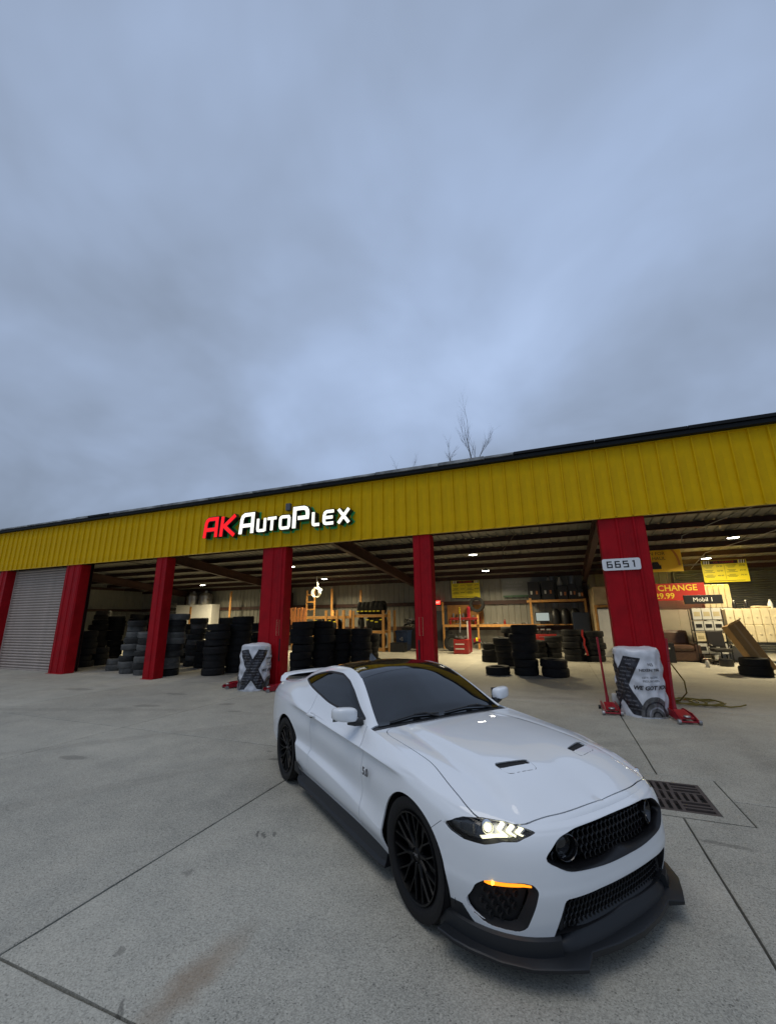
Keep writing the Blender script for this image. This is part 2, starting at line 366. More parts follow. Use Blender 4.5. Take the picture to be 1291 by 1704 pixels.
# storm drain
dr = thing('storm_drain', 'rusty iron drain grate set in a concrete collar beside the white car', 'drain', ((HX0+HX1)/2, (HY0+HY1)/2, 0))
def rel(x, y, z=0): return (x-(HX0+HX1)/2, y-(HY0+HY1)/2, z)
GX0, GX1, GY0, GY1 = .49, 1.245, 5.27, 6.05
col = MB()
for x0, x1, y0, y1 in ((HX0+.008,GX0-.004,HY0+.008,HY1-.008),(GX1+.004,HX1-.008,HY0+.008,HY1-.008),(GX0-.004,GX1+.004,HY0+.008,GY0-.004),(GX0-.004,GX1+.004,GY1+.004,HY1-.008)):
    col.box(rel((x0+x1)/2, (y0+y1)/2, -.025), (x1-x0-.0006, y1-y0-.0006, .048))
col.build('collar', concrete_mat('drain collar concrete', .31), dr)
pit = MB(); pit.box(rel((GX0+GX1)/2, (GY0+GY1)/2, -.046), (GX1-GX0, GY1-GY0, .008)); pit.build('pit', M['pit'], dr)
gr = MB(); t = .036; z = -.018
W_, H_ = GX1-GX0, GY1-GY0
def bar(x0, x1, y0, y1): gr.box(rel((x0+x1)/2, (y0+y1)/2, z), (x1-x0, y1-y0, t))
fr = .035
bar(GX0, GX1, GY0, GY0+fr); bar(GX0, GX1, GY1-fr, GY1); bar(GX0, GX0+fr, GY0+fr, GY1-fr); bar(GX1-fr, GX1, GY0+fr, GY1-fr)
iy0, iy1, ix0, ix1 = GY0+fr, GY1-fr, GX0+fr, GX1-fr
rows = [(iy0, iy0+.22), (iy0+.25, iy1-.25), (iy1-.22, iy1)]
bar(ix0, ix1, iy0+.22, iy0+.25); bar(ix0, ix1, iy1-.25, iy1-.22)
for k, (y0, y1) in enumerate(rows):
    xe = ix1 if k == 1 else ix1-.26
    nb = 10 if k == 1 else 6
    step = (xe-ix0)/nb
    for q in range(1, nb): bar(ix0+q*step-.017, ix0+q*step+.017, y0, y1)
    if k != 1:
        bar(xe-.015, xe+.015, y0, y1)
        for q in range(1, 3): yy = y0 + (y1-y0)*q/3; bar(xe+.015, ix1, yy-.016, yy+.016)
gr.build('grate', M['iron'], dr)
# ---------------------------------------------------------------- the shop building
D = 10.10
def zroof(y): return 5.68 - .115*(y-10.1)
shop = thing('tyre_shop', 'long yellow and red metal shop building with open bays', 'building', (-7.7, D, 0))
BO = Vector((7.7, -D, 0))
def B(b, name, m, loc=(0,0,0), parent=shop, rot=(0,0,0), **k):
    o = b.build(name, m, parent, rot=rot, **k); o.location = (Vector(loc) + BO) if parent is shop else Vector(loc); return o
X0, X1 = -31.6, 14.2
RIB, RX = .328, 1.75
PILLARS = [(-27.0,-26.1), (-21.75,-21.28), (-17.41,-16.55), (-12.60,-12.13), (-8.12,-7.31), (-3.32,-2.87), (1.06,1.95), (5.95,6.40), (10.55,11.45)]
ZB, ZT = 3.93, 5.53
# yellow fascia: one rib wide strips
pb = MB(); yf = -.05
prof = [(-.164,0),(-.026,0),(-.012,-.046),(.012,-.046),(.026,0),(.164,0)]
def strip(prof, z0, z1, y0):
    b = MB(); n = len(prof)
    V = [(x, y0+y, z0) for x, y in prof] + [(x, y0+y, z1) for x, y in prof] + [(x, y0+y+.012, z0) for x, y in prof] + [(x, y0+y+.012, z1) for x, y in prof]
    F = [(i, i+1, n+i+1, n+i) for i in range(n-1)] + [(2*n+i+1, 2*n+i, 3*n+i, 3*n+i+1) for i in range(n-1)]
    F += [(i+1, i, 2*n+i, 2*n+i+1) for i in range(n-1)] + [(n+i, n+i+1, 3*n+i+1, 3*n+i) for i in range(n-1)]
    b.add(V, F); return b
ysb = strip([(x*.998, y) for x, y in prof], ZB, ZT, 0); ysb.mi = 1
for sx in (-.055, .055, -.145):
    for z in (ZB+.06, ZB+.55, ZB+1.05, ZT-.06): ysb.cyl((sx, .0005, z), (sx, -.006, z), .007, .005, n=6)
ys_me = ysb.mesh('wall_panel', [M['yellow'], M['yellowtrim']])
k0, k1 = int((X0-RX)/RIB)+1, int((X1-RX)/RIB)
for k in range(k0, k1+1):
    o = link('wall_panel', ys_me, shop); o.location = Vector((RX+k*RIB, D+yf+random.uniform(-.002,.002), 0)) + BO
b = MB(); b.box(((X0+X1)/2, D-.048, ZT+.012), (X1-X0, .075, .024)); B(b, 'top_trim', M['yellowtrim'])
b = MB(); b.box(((X0+X1)/2, D-.036, ZB-.012), (X1-X0, .062, .022)); B(b, 'drip_trim', M['yellowtrim'])
b = MB(); b.box(((X0+X1)/2, D+.14, (ZB+ZT)/2), (X1-X0, .18, ZT-ZB-.02)); B(b, 'fascia_backing', M['frame'])
b = MB(); b.box(((X0+X1)/2, D-.13, ZT+.075), (X1-X0+.2, .16, .095), bev=.012); B(b, 'gutter', M['darkgutter'])
# pillars with ribbed front
def pillar(xa, xb):
    n = []; x = xa
    b = MB(); P = [(xa, .34), (xa, 0), (xa+.03, -.004)]
    k = math.ceil((xa+.05-RX)/RIB)
    while RX+k*RIB < xb-.05:
        c = RX+k*RIB; P += [(c-.034, 0), (c-.016, -.03), (c+.016, -.03), (c+.034, 0)]
        for q in (.11, .22):
            if c+q < xb-.06: P += [(c+q-.02, 0), (c+q-.01, -.006), (c+q+.01, -.006), (c+q+.02, 0)]
        k += 1
    P += [(xb-.03, -.004), (xb, 0), (xb, .34)]
    cx = (xa+xb)/2
    b.prism([(x-cx, y) for x, y in P][::-1], 0, ZB-.024)
    o = B(b, 'pillar', M['red'], (cx, D, 0))
    t = MB()
    for x in (xa-cx, xb-cx): t.box((x, .17, ZB/2-.02), (.012, .352, ZB-.06))
    t.build('corner_trim', M['red'], o)
    c = MB(); c.box((0, .10, .006), (xb-xa+.03, .36, .012)); c.build('base_channel', M['red'], o)
    return o
pil = [pillar(a, b_) for a, b_ in PILLARS]
# inner steel column behind each wide pillar, rafters, rear columns
for x in (-26.5, -17.0, -7.72, 1.5, 11.0):
    b = MB(); y0, y1 = D+.40, 24.30
    def beam(z0a, z0b, h, w):  # sloped slab between y0,y1
        V = [(x+sx*w/2, y, z) for y, zz in ((y0, z0a), (y1, z0b)) for sx in (-1, 1) for z in (zz, zz+h)]
        b.add(V, [(0,1,3,2),(4,6,7,5),(0,4,5,1),(2,3,7,6),(0,2,6,4),(1,5,7,3)])
    za, zb_ = zroof(y0)-.235, zroof(y1)-.235
    beam(za-.52, zb_-.40, .014, .20); beam(za-.014, zb_-.014, .014, .20); beam(za-.505, zb_-.385, .48, .010)
    B(b, 'rafter', M['frame'])
    for yy, w in ((D+.40, .30), (24.15, .30)):
        b = MB(); b.box((x, yy+.15, 2.2), (.010, w-.03, 4.4 if yy < 15 else 3.3)); b.box((x, yy+.01, 2.2 if yy < 15 else 1.75), (.20, .014, 4.4 if yy < 15 else 3.5)); b.box((x, yy+.29, 2.2 if yy < 15 else 1.75), (.20, .014, 4.4 if yy < 15 else 3.5))
        B(b, 'steel_column', M['frame'])
y = 10.75
while y < 24.4:
    b = MB(); z = zroof(y)-.228
    b.box(((X0+X1)/2, y, z+.105), (X1-X0-.3, .012, .20)); b.box(((X0+X1)/2, y-.034, z+.006), (X1-X0-.3, .07, .010)); b.box(((X0+X1)/2, y+.034, z+.208), (X1-X0-.3, .07, .008))
    B(b, 'purlin', M['frame']); y += 1.50
# roof sheets, ribbed
rp = []
for k in range(3):
    c = -.328+k*.328; rp += [(c-.164, 0), (c-.05, 0), (c-.03, .034), (c+.03, .034), (c+.05, 0)]
rp += [(.492, 0)]
b = MB(); n = len(rp); yy0, yy1 = 9.92, 24.95
V = [(x*.999, y-D, zroof(y)+z) for y in (yy0, yy1) for x, z in rp] + [(x*.999, y-D, zroof(y)+z+.008) for y in (yy0, yy1) for x, z in rp]
F = [(i, i+1, n+i+1, n+i) for i in range(n-1)] + [(2*n+i+1, 2*n+i, 3*n+i, 3*n+i+1) for i in range(n-1)] + [(i+1, i, 2*n+i, 2*n+i+1) for i in range(n-1)]
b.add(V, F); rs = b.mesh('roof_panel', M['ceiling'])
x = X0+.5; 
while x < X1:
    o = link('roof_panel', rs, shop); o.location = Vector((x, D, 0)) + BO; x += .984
# weathered edge flashing of the roof, in lengths
x = X0-.1
while x < X1:
    w = random.choice((1.2, 1.8, 2.4, .7)); w = min(w, X1-x)
    b = MB(); b.box((0, 0, 0), (w-.012, .22, .055 + random.uniform(0, .03)), bev=.006)
    o = B(b, 'roof_edge', M['rooftop'] if random.random() < .7 else M['darkgutter'], (x+w/2, 9.97, 5.692)); o.rotation_euler = (math.radians(-4), 0, 0); x += w
# rear wall sheets
wp = []
for k in range(3):
    c = -.328+k*.328; wp += [(c-.164, 0), (c-.034, 0), (c-.016, -.03), (c+.016, -.03), (c+.034, 0)]
wp += [(.492, 0)]
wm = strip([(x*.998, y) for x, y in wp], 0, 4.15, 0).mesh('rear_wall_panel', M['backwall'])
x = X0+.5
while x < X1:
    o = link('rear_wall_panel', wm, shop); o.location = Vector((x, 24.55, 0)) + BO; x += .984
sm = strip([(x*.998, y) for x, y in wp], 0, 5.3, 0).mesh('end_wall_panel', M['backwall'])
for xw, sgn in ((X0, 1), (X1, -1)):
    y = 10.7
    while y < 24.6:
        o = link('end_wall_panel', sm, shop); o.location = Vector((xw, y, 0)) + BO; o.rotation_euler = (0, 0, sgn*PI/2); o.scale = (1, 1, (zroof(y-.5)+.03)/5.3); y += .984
for z in (2.52, 1.1):
    b = MB(); b.box(((X0+X1)/2, 24.42, z), (X1-X0-.3, .012, .20)); b.box(((X0+X1)/2, 24.45, z+.1), (X1-X0-.3, .07, .010)); b.box(((X0+X1)/2, 24.45, z-.1), (X1-X0-.3, .07, .010))
    B(b, 'girt', M['frame'])
for xw in (X0+.12, X1-.12):
    for z in (2.52, 4.1): b = MB(); b.box((xw, 17.6, z), (.07, 13.6, .18)); B(b, 'end_girt', M['frame'])
# wall filling beside the closed bay (jamb sides) and the roll-up doors
def roll_door(xa, xb, y, z1, m, label=None):
    cx = (xa+xb)/2; b = MB(); b.box((0, .075, z1/2), (xb-xa-.02, .02, z1-.01))
    d = B(b, 'roll_up_door', m, (cx, y, 0))
    for x in (xa+.04, xb-.04):
        b = MB(); b.box((x-cx, .015, z1/2), (.07, .09, z1-.01)); b.build('guide', m, d)
    if label: d['label'] = label
    h = .104; pr = [(0, 0), (-.012, .018), (-.034, .036), (-.038, .062), (-.030, .084), (0, .096)]
    s = MB(); n = len(pr); w = (xb-xa)/2-.08
    V = [(sx*w, yy, zz) for sx in (-1, 1) for yy, zz in pr] + [(sx*w, .004, zz) for sx in (-1, 1) for yy, zz in pr]
    F = [(i, i+1, n+i+1, n+i) for i in range(n-1)] + [(0, n, 3*n, 2*n)]
    s.add(V, F); sme = s.mesh('slat', m, smooth=True, ang=60)
    z = .06
    while z < z1-.05:
        link('slat', sme, d, (0, 0, z)); z += h
    bb = MB(); bb.box((0, -.004, .031), (xb-xa-.16, .05, .056), bev=.008); bb.build('bottom_bar', m, d)
    return d
roll_door(-21.28, -17.41, D+.34, 3.95, M['slat'], 'closed beige roll-up door in the left bay')
roll_door(-26.1, -21.75, D+.34, 3.95, M['slat'])
roll_door(5.5, 10.3, 24.30, 3.75, M['darkslat'], 'dark roll-up door at the rear of the right bay')
# personnel door at the rear wall
b = MB(); b.box((0, 0, 1.05), (.92, .05, 2.1), bev=.01); dd = B(b, 'rear_door', mat('dark grey door', (.05,.055,.06), .5), (-6.45, 24.33, 0))
h = MB(); h.cyl((.36, -.025, 1.0), (.36, -.09, 1.0), .02, n=8); h.tube([(.36, -.085, 1.0), (.24, -.085, 1.0)], .012); h.build('handle', M['steel'], dd)
# little office built into the right bay
of = thing('plywood_office', 'beige boarded office room with a pale door behind the numbered pillar', 'room', (3.4, 21.0, 0))
for k in range(3):
    b = MB(); b.box((-.48+k*1.0+.3, 0, 1.0), (.994, .06, 1.95)); b.build('lower_board', mat('beige board', (.42,.38,.30), .6, var=.15, vscale=1.5) if k == 0 else bpy.data.materials['beige board'], of)
    b = MB(); b.box((-.48+k*1.0+.3, 0, 2.48), (.994, .06, .99)); b.build('upper_board', bpy.data.materials['beige board'], of)
b = MB(); b.box((0, 1.7, 2.995), (3.6, 3.5, .03)); b.build('top_sheet', M['ply'], of)
for x in (-1.78, 1.78): b = MB(); b.box((x, 1.7, 1.49), (.06, 3.4, 2.96)); b.build('side_wall', M['ply'], of)
b = MB(); b.box((-1.2, -.01, 2.6), (1.1, .08, .75)); b.build('header', M['ply'], of)
b = MB(); b.box((-1.30, -.035, 1.02), (.86, .05, 2.03), bev=.008); dq = b.build('door', M['white'], of)
for zz in (.55, 1.45):
    p = MB(); p.box((-1.30, -.064, zz), (.55, .012, .62), bev=.005); p.build('door_panel', M['white'], dq)
b = MB()
for x in (-1.79, -.82): b.box((x, -.045, 1.1), (.09, .06, 2.2))
b.box((-1.305, -.045, 2.15), (.88, .06, .10)); b.build('door_frame', M['wood'], of)
# ---------------------------------------------------------------- ceiling lamps
LAMPS = [(-22.2,18.1,'by the far left end wall, front row'),(-22.2,21.5,'above the white tank box at the far left'),(-12.7,18.1,'beside the wide red pillar under the lit shop name'),(-12.7,21.5,'next to the hanging white hose coil'),
         (-3.2,18.1,'front one of the two lamps over the tyre changer'),(-3.2,21.5,'rear one of the two lamps over the tyre changer'),(6.15,18.1,'front one of the two lamps in the right bay'),(6.15,21.3,'rear one of the two lamps in the right bay')]
for i, (x, y, w) in enumerate(LAMPS):
    z = zroof(y)-.33
    t = thing('ceiling_light', 'round lit ceiling lamp ' + w, 'lamp', (x, y, z), 0, 'ceiling lamps in the bays')
    b = MB(); b.lathe([(.0,.08),(.10,.08),(.13,.03),(.19,.012),(.20,-.012),(.185,-.012),(.18,0),(.0,0)], 24); b.cyl((0,0,.075),(0,0,.14),.03); b.build('housing', M['lampbody'], t, smooth=True)
    b = MB(); b.lathe([(.0,-.012),(.12,-.011),(.178,-.004)], 24); b.build('diffuser', M['lamp'], t, smooth=True)
    ld = bpy.data.lights.new('lamp_light', 'AREA'); ld.shape = 'DISK'; ld.size = .34; ld.energy = LAMP_W*(1.25 if x > 5 else 1.0); ld.color = (1, .84, .52); ld.spread = math.radians(150)
    lo = bpy.data.objects.new('lamp_light', ld); C.objects.link(lo); lo.parent = t; lo.location = (0, 0, -.02)
# ---------------------------------------------------------------- car body surface (numpy)
def pchip(xk, yk, x):
    xk = np.asarray(xk, float); yk = np.asarray(yk, float); x = np.asarray(x, float)
    if xk[0] > xk[-1]: xk = xk[::-1]; yk = yk[::-1]
    h = np.diff(xk); dl = np.diff(yk) / h; m = np.zeros_like(yk)
    m[0] = dl[0]; m[-1] = dl[-1]
    for i in range(1, len(xk) - 1):
        if dl[i-1] * dl[i] > 0:
            w1 = 2*h[i] + h[i-1]; w2 = h[i] + 2*h[i-1]
            m[i] = (w1 + w2) / (w1/dl[i-1] + w2/dl[i])
    x = np.clip(x, xk[0], xk[-1]); i = np.clip(np.searchsorted(xk, x) - 1, 0, len(h) - 1)
    t = (x - xk[i]) / h[i]; t2 = t*t; t3 = t2*t
    return (2*t3-3*t2+1)*yk[i] + (t3-2*t2+t)*h[i]*m[i] + (-2*t3+3*t2)*yk[i+1] + (t3-t2)*h[i]*m[i+1]

def crom(P, sub, lin=()):
    """P (n, m, 3): curves of n control points; returns (n-1)*sub+1 points, chord length Catmull-Rom"""
    n = P.shape[0]
    d = np.linalg.norm(np.diff(P, axis=0), axis=2) ** .5 + 1e-6
    out = []
    T = np.zeros_like(P)
    T[0] = (P[1]-P[0]) / d[0][:, None]; T[-1] = (P[-1]-P[-2]) / d[-1][:, None]
    for i in range(1, n-1):
        a = d[i-1][:, None]; b = d[i][:, None]
        T[i] = ((P[i]-P[i-1])/a*b + (P[i+1]-P[i])/b*a) / (a+b)
    for i in range(n-1):
        for k in range(sub):
            t = k/sub; t2 = t*t; t3 = t2*t; h = d[i][:, None]
            out.append((2*t3-3*t2+1)*P[i] + (t3-2*t2+t)*h*T[i] + (-2*t3+3*t2)*P[i+1] + (t3-t2)*h*T[i+1])
    out.append(P[-1])
    return np.array(out)

PLAN = [(.905,0),(.898,.22),(.873,.42),(.82,.58),(.73,.715),(.60,.82),(.43,.89),(.2,.93),(0,.945),(-.35,.935),(-.7,.922),
        (-1.3,.918),(-1.95,.928),(-2.4,.948),(-2.75,.958),(-3.2,.935),(-3.55,.86),(-3.74,.72),(-3.84,.45),(-3.87,0)]
# rows: (s, inset, z)
ROWS = [
 [(0,0.06,0.19),(3,0.05,0.19),(6,0.05,0.19),(8,0.06,0.19),(11,0.06,0.18),(14,0.06,0.24),(17,0.06,0.28),(19,0.06,0.28)],
 [(0,0.02,0.3),(6,0.02,0.3),(8,0.015,0.3),(9.5,0.005,0.3),(11,0.004,0.3),(14,0.02,0.33),(19,0.03,0.36)],
 [(0,0,0.4),(6,0,0.4),(8,0,0.41),(9.3,0,0.345),(11,0,0.405),(12.5,0,0.455),(14,0.01,0.46),(19,0.01,0.47)],
 [(0,0,0.44),(6,0,0.45),(8,0.002,0.46),(9.3,0.0025,0.357),(11,0.0025,0.417),(12.5,0.0025,0.467),(14,0.0065,0.5),(19,0.006,0.515)],
 [(0,0,0.48),(4,0,0.48),(6,0,0.5),(8,0,0.52),(9.1,0.018,0.465),(11,0.04,0.485),(12.3,0.036,0.515),(14,0.004,0.54),(19,0,0.56)],
 [(0,0.004,0.565),(4,0.004,0.565),(6,0.004,0.61),(8,0,0.65),(9,0.014,0.63),(11,0.026,0.65),(12.3,0.022,0.68),(14,0,0.67),(19,0,0.66)],
 [(0,0.016,0.63),(4,0.018,0.63),(6,0.016,0.68),(8,0.014,0.755),(9,0.028,0.766),(11,0.036,0.788),(12.3,0.034,0.822),(14,0.004,0.82),(16,0.01,0.82),(19,0.02,0.78)],
 [(0,0.034,0.668),(4,0.036,0.668),(6,0.034,0.715),(8,0.026,0.785),(9,0.01,0.79),(11,0,0.812),(12.3,0.002,0.845),(14,0.014,0.88),(16,0.02,0.88),(19,0.03,0.86)],
 [(0,0.043,0.68),(4,0.046,0.68),(6,0.046,0.73),(8,0.038,0.803),(9,0.0115,0.799),(11,0.0015,0.821),(12.3,0.0035,0.854),(14,0.032,0.92),(16,0.035,0.905),(19,0.04,0.88)],
 [(0,0.052,0.692),(4,0.056,0.692),(6,0.058,0.745),(8,0.05,0.82),(9,0.044,0.838),(11,0.044,0.858),(12.3,0.046,0.897),(14,0.05,0.96),(16,0.05,0.93),(19,0.05,0.9)],
 [(0,0.082,0.708),(3,0.082,0.71),(5,0.088,0.735),(6,0.095,0.768),(8,0.112,0.838),(9,0.112,0.878),(10,0.112,0.915),(11,0.115,0.955),(12,0.12,1),(13,0.135,1.04),(14,0.15,1.05),(15,0.14,1.02),(16,0.12,1),(17,0.11,0.985),(19,0.09,0.97)]
]
XC = [(0,.785),(1,.768),(2,.735),(3,.68),(4,.60),(5,.49),(6,.37),(7,.17),(8,-.02),(9,-.36)]
ZC = [(.823,.712),(.785,.732),(.7,.768),(.55,.828),(.4,.872),(.2,.905),(0,.920),(-.4,.932),(-.74,.928),(-.76,.932),(-.9,1.03),(-1.05,1.13),(-1.2,1.225),(-1.35,1.305),
      (-1.5,1.352),(-1.75,1.372),(-2.05,1.354),(-2.4,1.292),(-2.8,1.20),(-3.1,1.10),(-3.35,1.03),(-3.6,1.005),(-3.87,.97)]
RAIL = [(-.74,.76,.922),(-.80,.752,.94),(-.95,.722,1.018),(-1.1,.685,1.105),(-1.25,.648,1.185),(-1.4,.615,1.25),(-1.55,.592,1.288),(-1.75,.575,1.308),(-2.1,.57,1.30),(-2.4,.595,1.255),
        (-2.65,.625,1.185),(-2.85,.635,1.11),(-3.1,.66,1.055),(-3.4,.68,1.015),(-3.6,.66,.995),(-3.72,.55,.98),(-3.80,.30,.972),(-3.87,.0,.97)]
def hump(x, c, w): return np.exp(-((x-c)/w)**2)

def make_body(step=.022, sub=5):
    sk = np.arange(len(PLAN)); px = np.array([p[0] for p in PLAN]); py = np.array([p[1] for p in PLAN])
    P = np.stack([px, py, 0*px], 1)[:, None, :]
    # mirrored end tangents so that the plan is smooth across the centre line
    Pm = np.concatenate([P[1:2]*[1,-1,1], P, P[-2:-1]*[1,-1,1]])
    base = crom(Pm, 60)[60:-60, 0, :]
    sd = np.linspace(0, len(PLAN)-1, len(base))
    L = np.concatenate([[0], np.cumsum(np.linalg.norm(np.diff(base, axis=0), axis=1))])
    n = int(L[-1]/step); s = np.interp(np.linspace(0, L[-1], n+1), L, sd)
    bx = np.interp(s, sd, base[:, 0]); by = np.interp(s, sd, base[:, 1])
    tx = np.gradient(bx); ty = np.gradient(by); q = np.hypot(tx, ty); nx, ny = ty/q, -tx/q
    nx[0], ny[0] = 1, 0; nx[-1], ny[-1] = -1, 0
    sgn = np.where(nx*bx + ny*by >= 0, 1, 1)
    cols = []
    for R in ROWS:
        a = np.array(R, float); ins = pchip(a[:, 0], a[:, 1], s); z = pchip(a[:, 0], a[:, 2], s)
        cols.append(np.stack([bx - ins*nx, np.maximum(by - ins*ny, 0), z], 1))
    B = cols[-1]; cx_ = B[:, 0]; yc = B[:, 1]; zb = B[:, 2]
    zc_k = np.array(ZC); rk = np.array(RAIL)
    hood = cx_ > -.755
    a = np.array(XC); xcen = np.where(s <= 9, pchip(a[:, 0], a[:, 1], np.minimum(s, 9)), cx_)
    xcen = np.where((s > 8) & (s < 9), xcen*(9-s) + cx_*(s-8), xcen)
    zcen = pchip(zc_k[:, 0], zc_k[:, 1], xcen)
    yr = pchip(rk[:, 0], rk[:, 1], cx_); zr = pchip(rk[:, 0], rk[:, 2], cx_)
    yr = np.minimum(yr, yc*.985)
    for k, (wh, fr) in enumerate([(.03, None), (.065, 1.0), (.18, .90), (.40, .66), (.70, .34), (1, 0)]):
        xh = cx_ + (xcen-cx_)*wh; yh = yc*(1-wh); zh = zb + (zcen-zb)*(1-(1-wh)**2.7)
        if fr is None:
            xg = cx_; yg = (yc+yr)/2 + .03*np.clip((zr-zb)/.3, 0, 1); zg = (zb+zr)/2
        else:
            xg = cx_; yg = yr*fr; zg = zr + (zcen-zr)*(1-fr**2.2)
        h = hood[:, None]
        cols.append(np.where(h, np.stack([xh, yh, zh], 1), np.stack([xg, yg, zg], 1)))
    G = crom(np.array(cols), sub)            # (rows, stations, 3)
    # hood relief: two ridges running from the cowl towards the lamps, valley outside them
    X, Y, Z = G[..., 0], G[..., 1], G[..., 2]
    vi = np.arange(G.shape[0])[:, None] / sub
    up = (vi > 10.2) & (X > -.76) & (X < .80)
    yr_ = np.interp(X, [-.8, -.46, 0, .33, .66, .8], [.46, .507, .545, .565, .60, .62])
    fade = np.clip((.78-X)/.35, 0, 1) * np.clip((X+.76)/.15, 0, 1)
    fade = fade*fade*(3-2*fade)
    rise = 1/(1+np.exp((Y-yr_)/.009))
    G[..., 2] = Z + np.where(up, fade*(.024*rise - .015*hump(Y, yr_+.055, .05)), 0)
    return G, s

def grid_mesh(G):
    """mirror the half grid, return verts, tris and per-vertex row parameter"""
    R, S, _ = G.shape
    V = G.reshape(-1, 3); idx = np.arange(R*S).reshape(R, S)
    a, b, c, d = idx[:-1, :-1], idx[1:, :-1], idx[1:, 1:], idx[:-1, 1:]
    q = np.stack([a, b, c, d], -1).reshape(-1, 4)
    return V, q, idx
# ---------------------------------------------------------------- the white coupe
paint = mat('white car paint', (.77,.80,.83), .5, coat=1.0, spec=.3)
paint.node_tree.nodes['Principled BSDF'].inputs['Coat IOR'].default_value = 1.62
lens = bpy.data.materials.new('clear lens'); lens.use_nodes = True
_nt = lens.node_tree; _nt.nodes.clear()
_o = _nt.nodes.new('ShaderNodeOutputMaterial'); _mx = _nt.nodes.new('ShaderNodeMixShader'); _t = _nt.nodes.new('ShaderNodeBsdfTransparent'); _g = _nt.nodes.new('ShaderNodeBsdfGlossy'); _f = _nt.nodes.new('ShaderNodeFresnel')
_g.inputs['Roughness'].default_value = .03; _f.inputs['IOR'].default_value = 1.45
_nt.links.new(_f.outputs[0], _mx.inputs[0]); _nt.links.new(_t.outputs[0], _mx.inputs[1]); _nt.links.new(_g.outputs[0], _mx.inputs[2]); _nt.links.new(_mx.outputs[0], _o.inputs[0])
drl = mat('lit headlamp bar', (1,1,.9), .3, emit=(1,.96,.58), estr=1.6)
beam_m = mat('lit projector', (1,1,.9), .3, emit=(1,.96,.62), estr=1.2)
amber = mat('lit amber lamp', (.8,.25,.01), .3, emit=(1,.27,.01), estr=1.7)
amberhot = mat('amber bulb', (.9,.5,.05), .3, emit=(1,.55,.06), estr=3.5)
taillens = mat('tail lamp red', (.25,.005,.008), .15, coat=.5)
reflector = mat('lamp reflector', (.75,.75,.70), .35, metal=.3)

car = thing('parked_car', 'white coupe with black roof and black wheels parked on the concrete apron', 'car', (-.485, 3.704, 0), -.655)

def cut(S, T, f):
    """split a triangle mesh by the scalar field f (per vertex): returns (inside, outside)"""
    def side(g):
        g = np.where(np.abs(g) < 1e-7, 1e-7, g)
        t = g[T]; cnt = (t > 0).sum(1)
        Vs = [S]; n = len(S); out = [T[cnt == 3]]; cache = {}
        new = []
        def ev(i, j):
            k = (min(i, j), max(i, j))
            if k not in cache:
                a = g[i]/(g[i]-g[j]); new.append(S[i]*(1-a) + S[j]*a); cache[k] = n+len(new)-1
            return cache[k]
        ex = []
        for tri in T[cnt == 1]:
            q = [int(k) for k in tri]
            while g[q[0]] <= 0: q = q[1:]+q[:1]
            ex.append((q[0], ev(q[0], q[1]), ev(q[0], q[2])))
        for tri in T[cnt == 2]:
            q = [int(k) for k in tri]
            while g[q[0]] > 0: q = q[1:]+q[:1]
            a, b = ev(q[0], q[1]), ev(q[0], q[2])
            ex.append((a, q[1], q[2])); ex.append((a, q[2], b))
        S2 = np.vstack([S]+([np.array(new)] if new else [])); T2 = np.vstack([out[0]]+([np.array(ex)] if ex else [])).astype(int)
        if len(T2) == 0: return S2[:0], T2
        u, inv = np.unique(T2, return_inverse=True)
        return S2[u], inv.reshape(-1, 3)
    return side(f), side(-f)
def sd(P, poly):
    poly = np.array(poly, float); n = len(poly); d = np.full(len(P), 1e9); ins = np.zeros(len(P), bool)
    for i in range(n):
        a = poly[i]; b = poly[(i+1) % n]; e = b-a; w = P-a
        t = np.clip((w@e)/(e@e), 0, 1); d = np.minimum(d, np.hypot(*(w-t[:, None]*e).T))
        c = ((a[1] > P[:, 1]) != (b[1] > P[:, 1]))
        xi = a[0] + (P[:, 1]-a[1])/np.where(b[1] == a[1], 1e-9, b[1]-a[1])*(b[0]-a[0])
        ins ^= c & (P[:, 0] < xi)
    return np.where(ins, d, -d)
def smooth_poly(poly, k=4, r=.3):
    """round the corners of a closed polygon"""
    n = len(poly); out = []
    for i in range(n):
        a, b, c = (np.array(poly[j % n], float) for j in (i-1, i, i+1))
        la, lc = np.linalg.norm(a-b), np.linalg.norm(c-b); q = min(la, lc)*r
        p0 = b+(a-b)/la*q; p2 = b+(c-b)/lc*q
        for j in range(k+1):
            t = j/k; out.append(tuple((1-t)**2*p0 + 2*t*(1-t)*b + t*t*p2))
    return out

G, _s = make_body()
_V, _q, _idx = grid_mesh(G)
R_, S_, _ = G.shape
def grid_normals(G):
    du = np.gradient(G, axis=0); dv = np.gradient(G, axis=1)
    n = np.cross(du, dv); l = np.linalg.norm(n, axis=2, keepdims=True); n = n/np.maximum(l, 1e-12)
    bad = l[..., 0] < 1e-9
    n[bad] = (0, 0, 1); n[-1, :, 1] = 0
    n[:, 0, 1] = 0; n[:, -1, 1] = 0
    return n/np.maximum(np.linalg.norm(n, axis=2, keepdims=True), 1e-9)
_N = grid_normals(G)
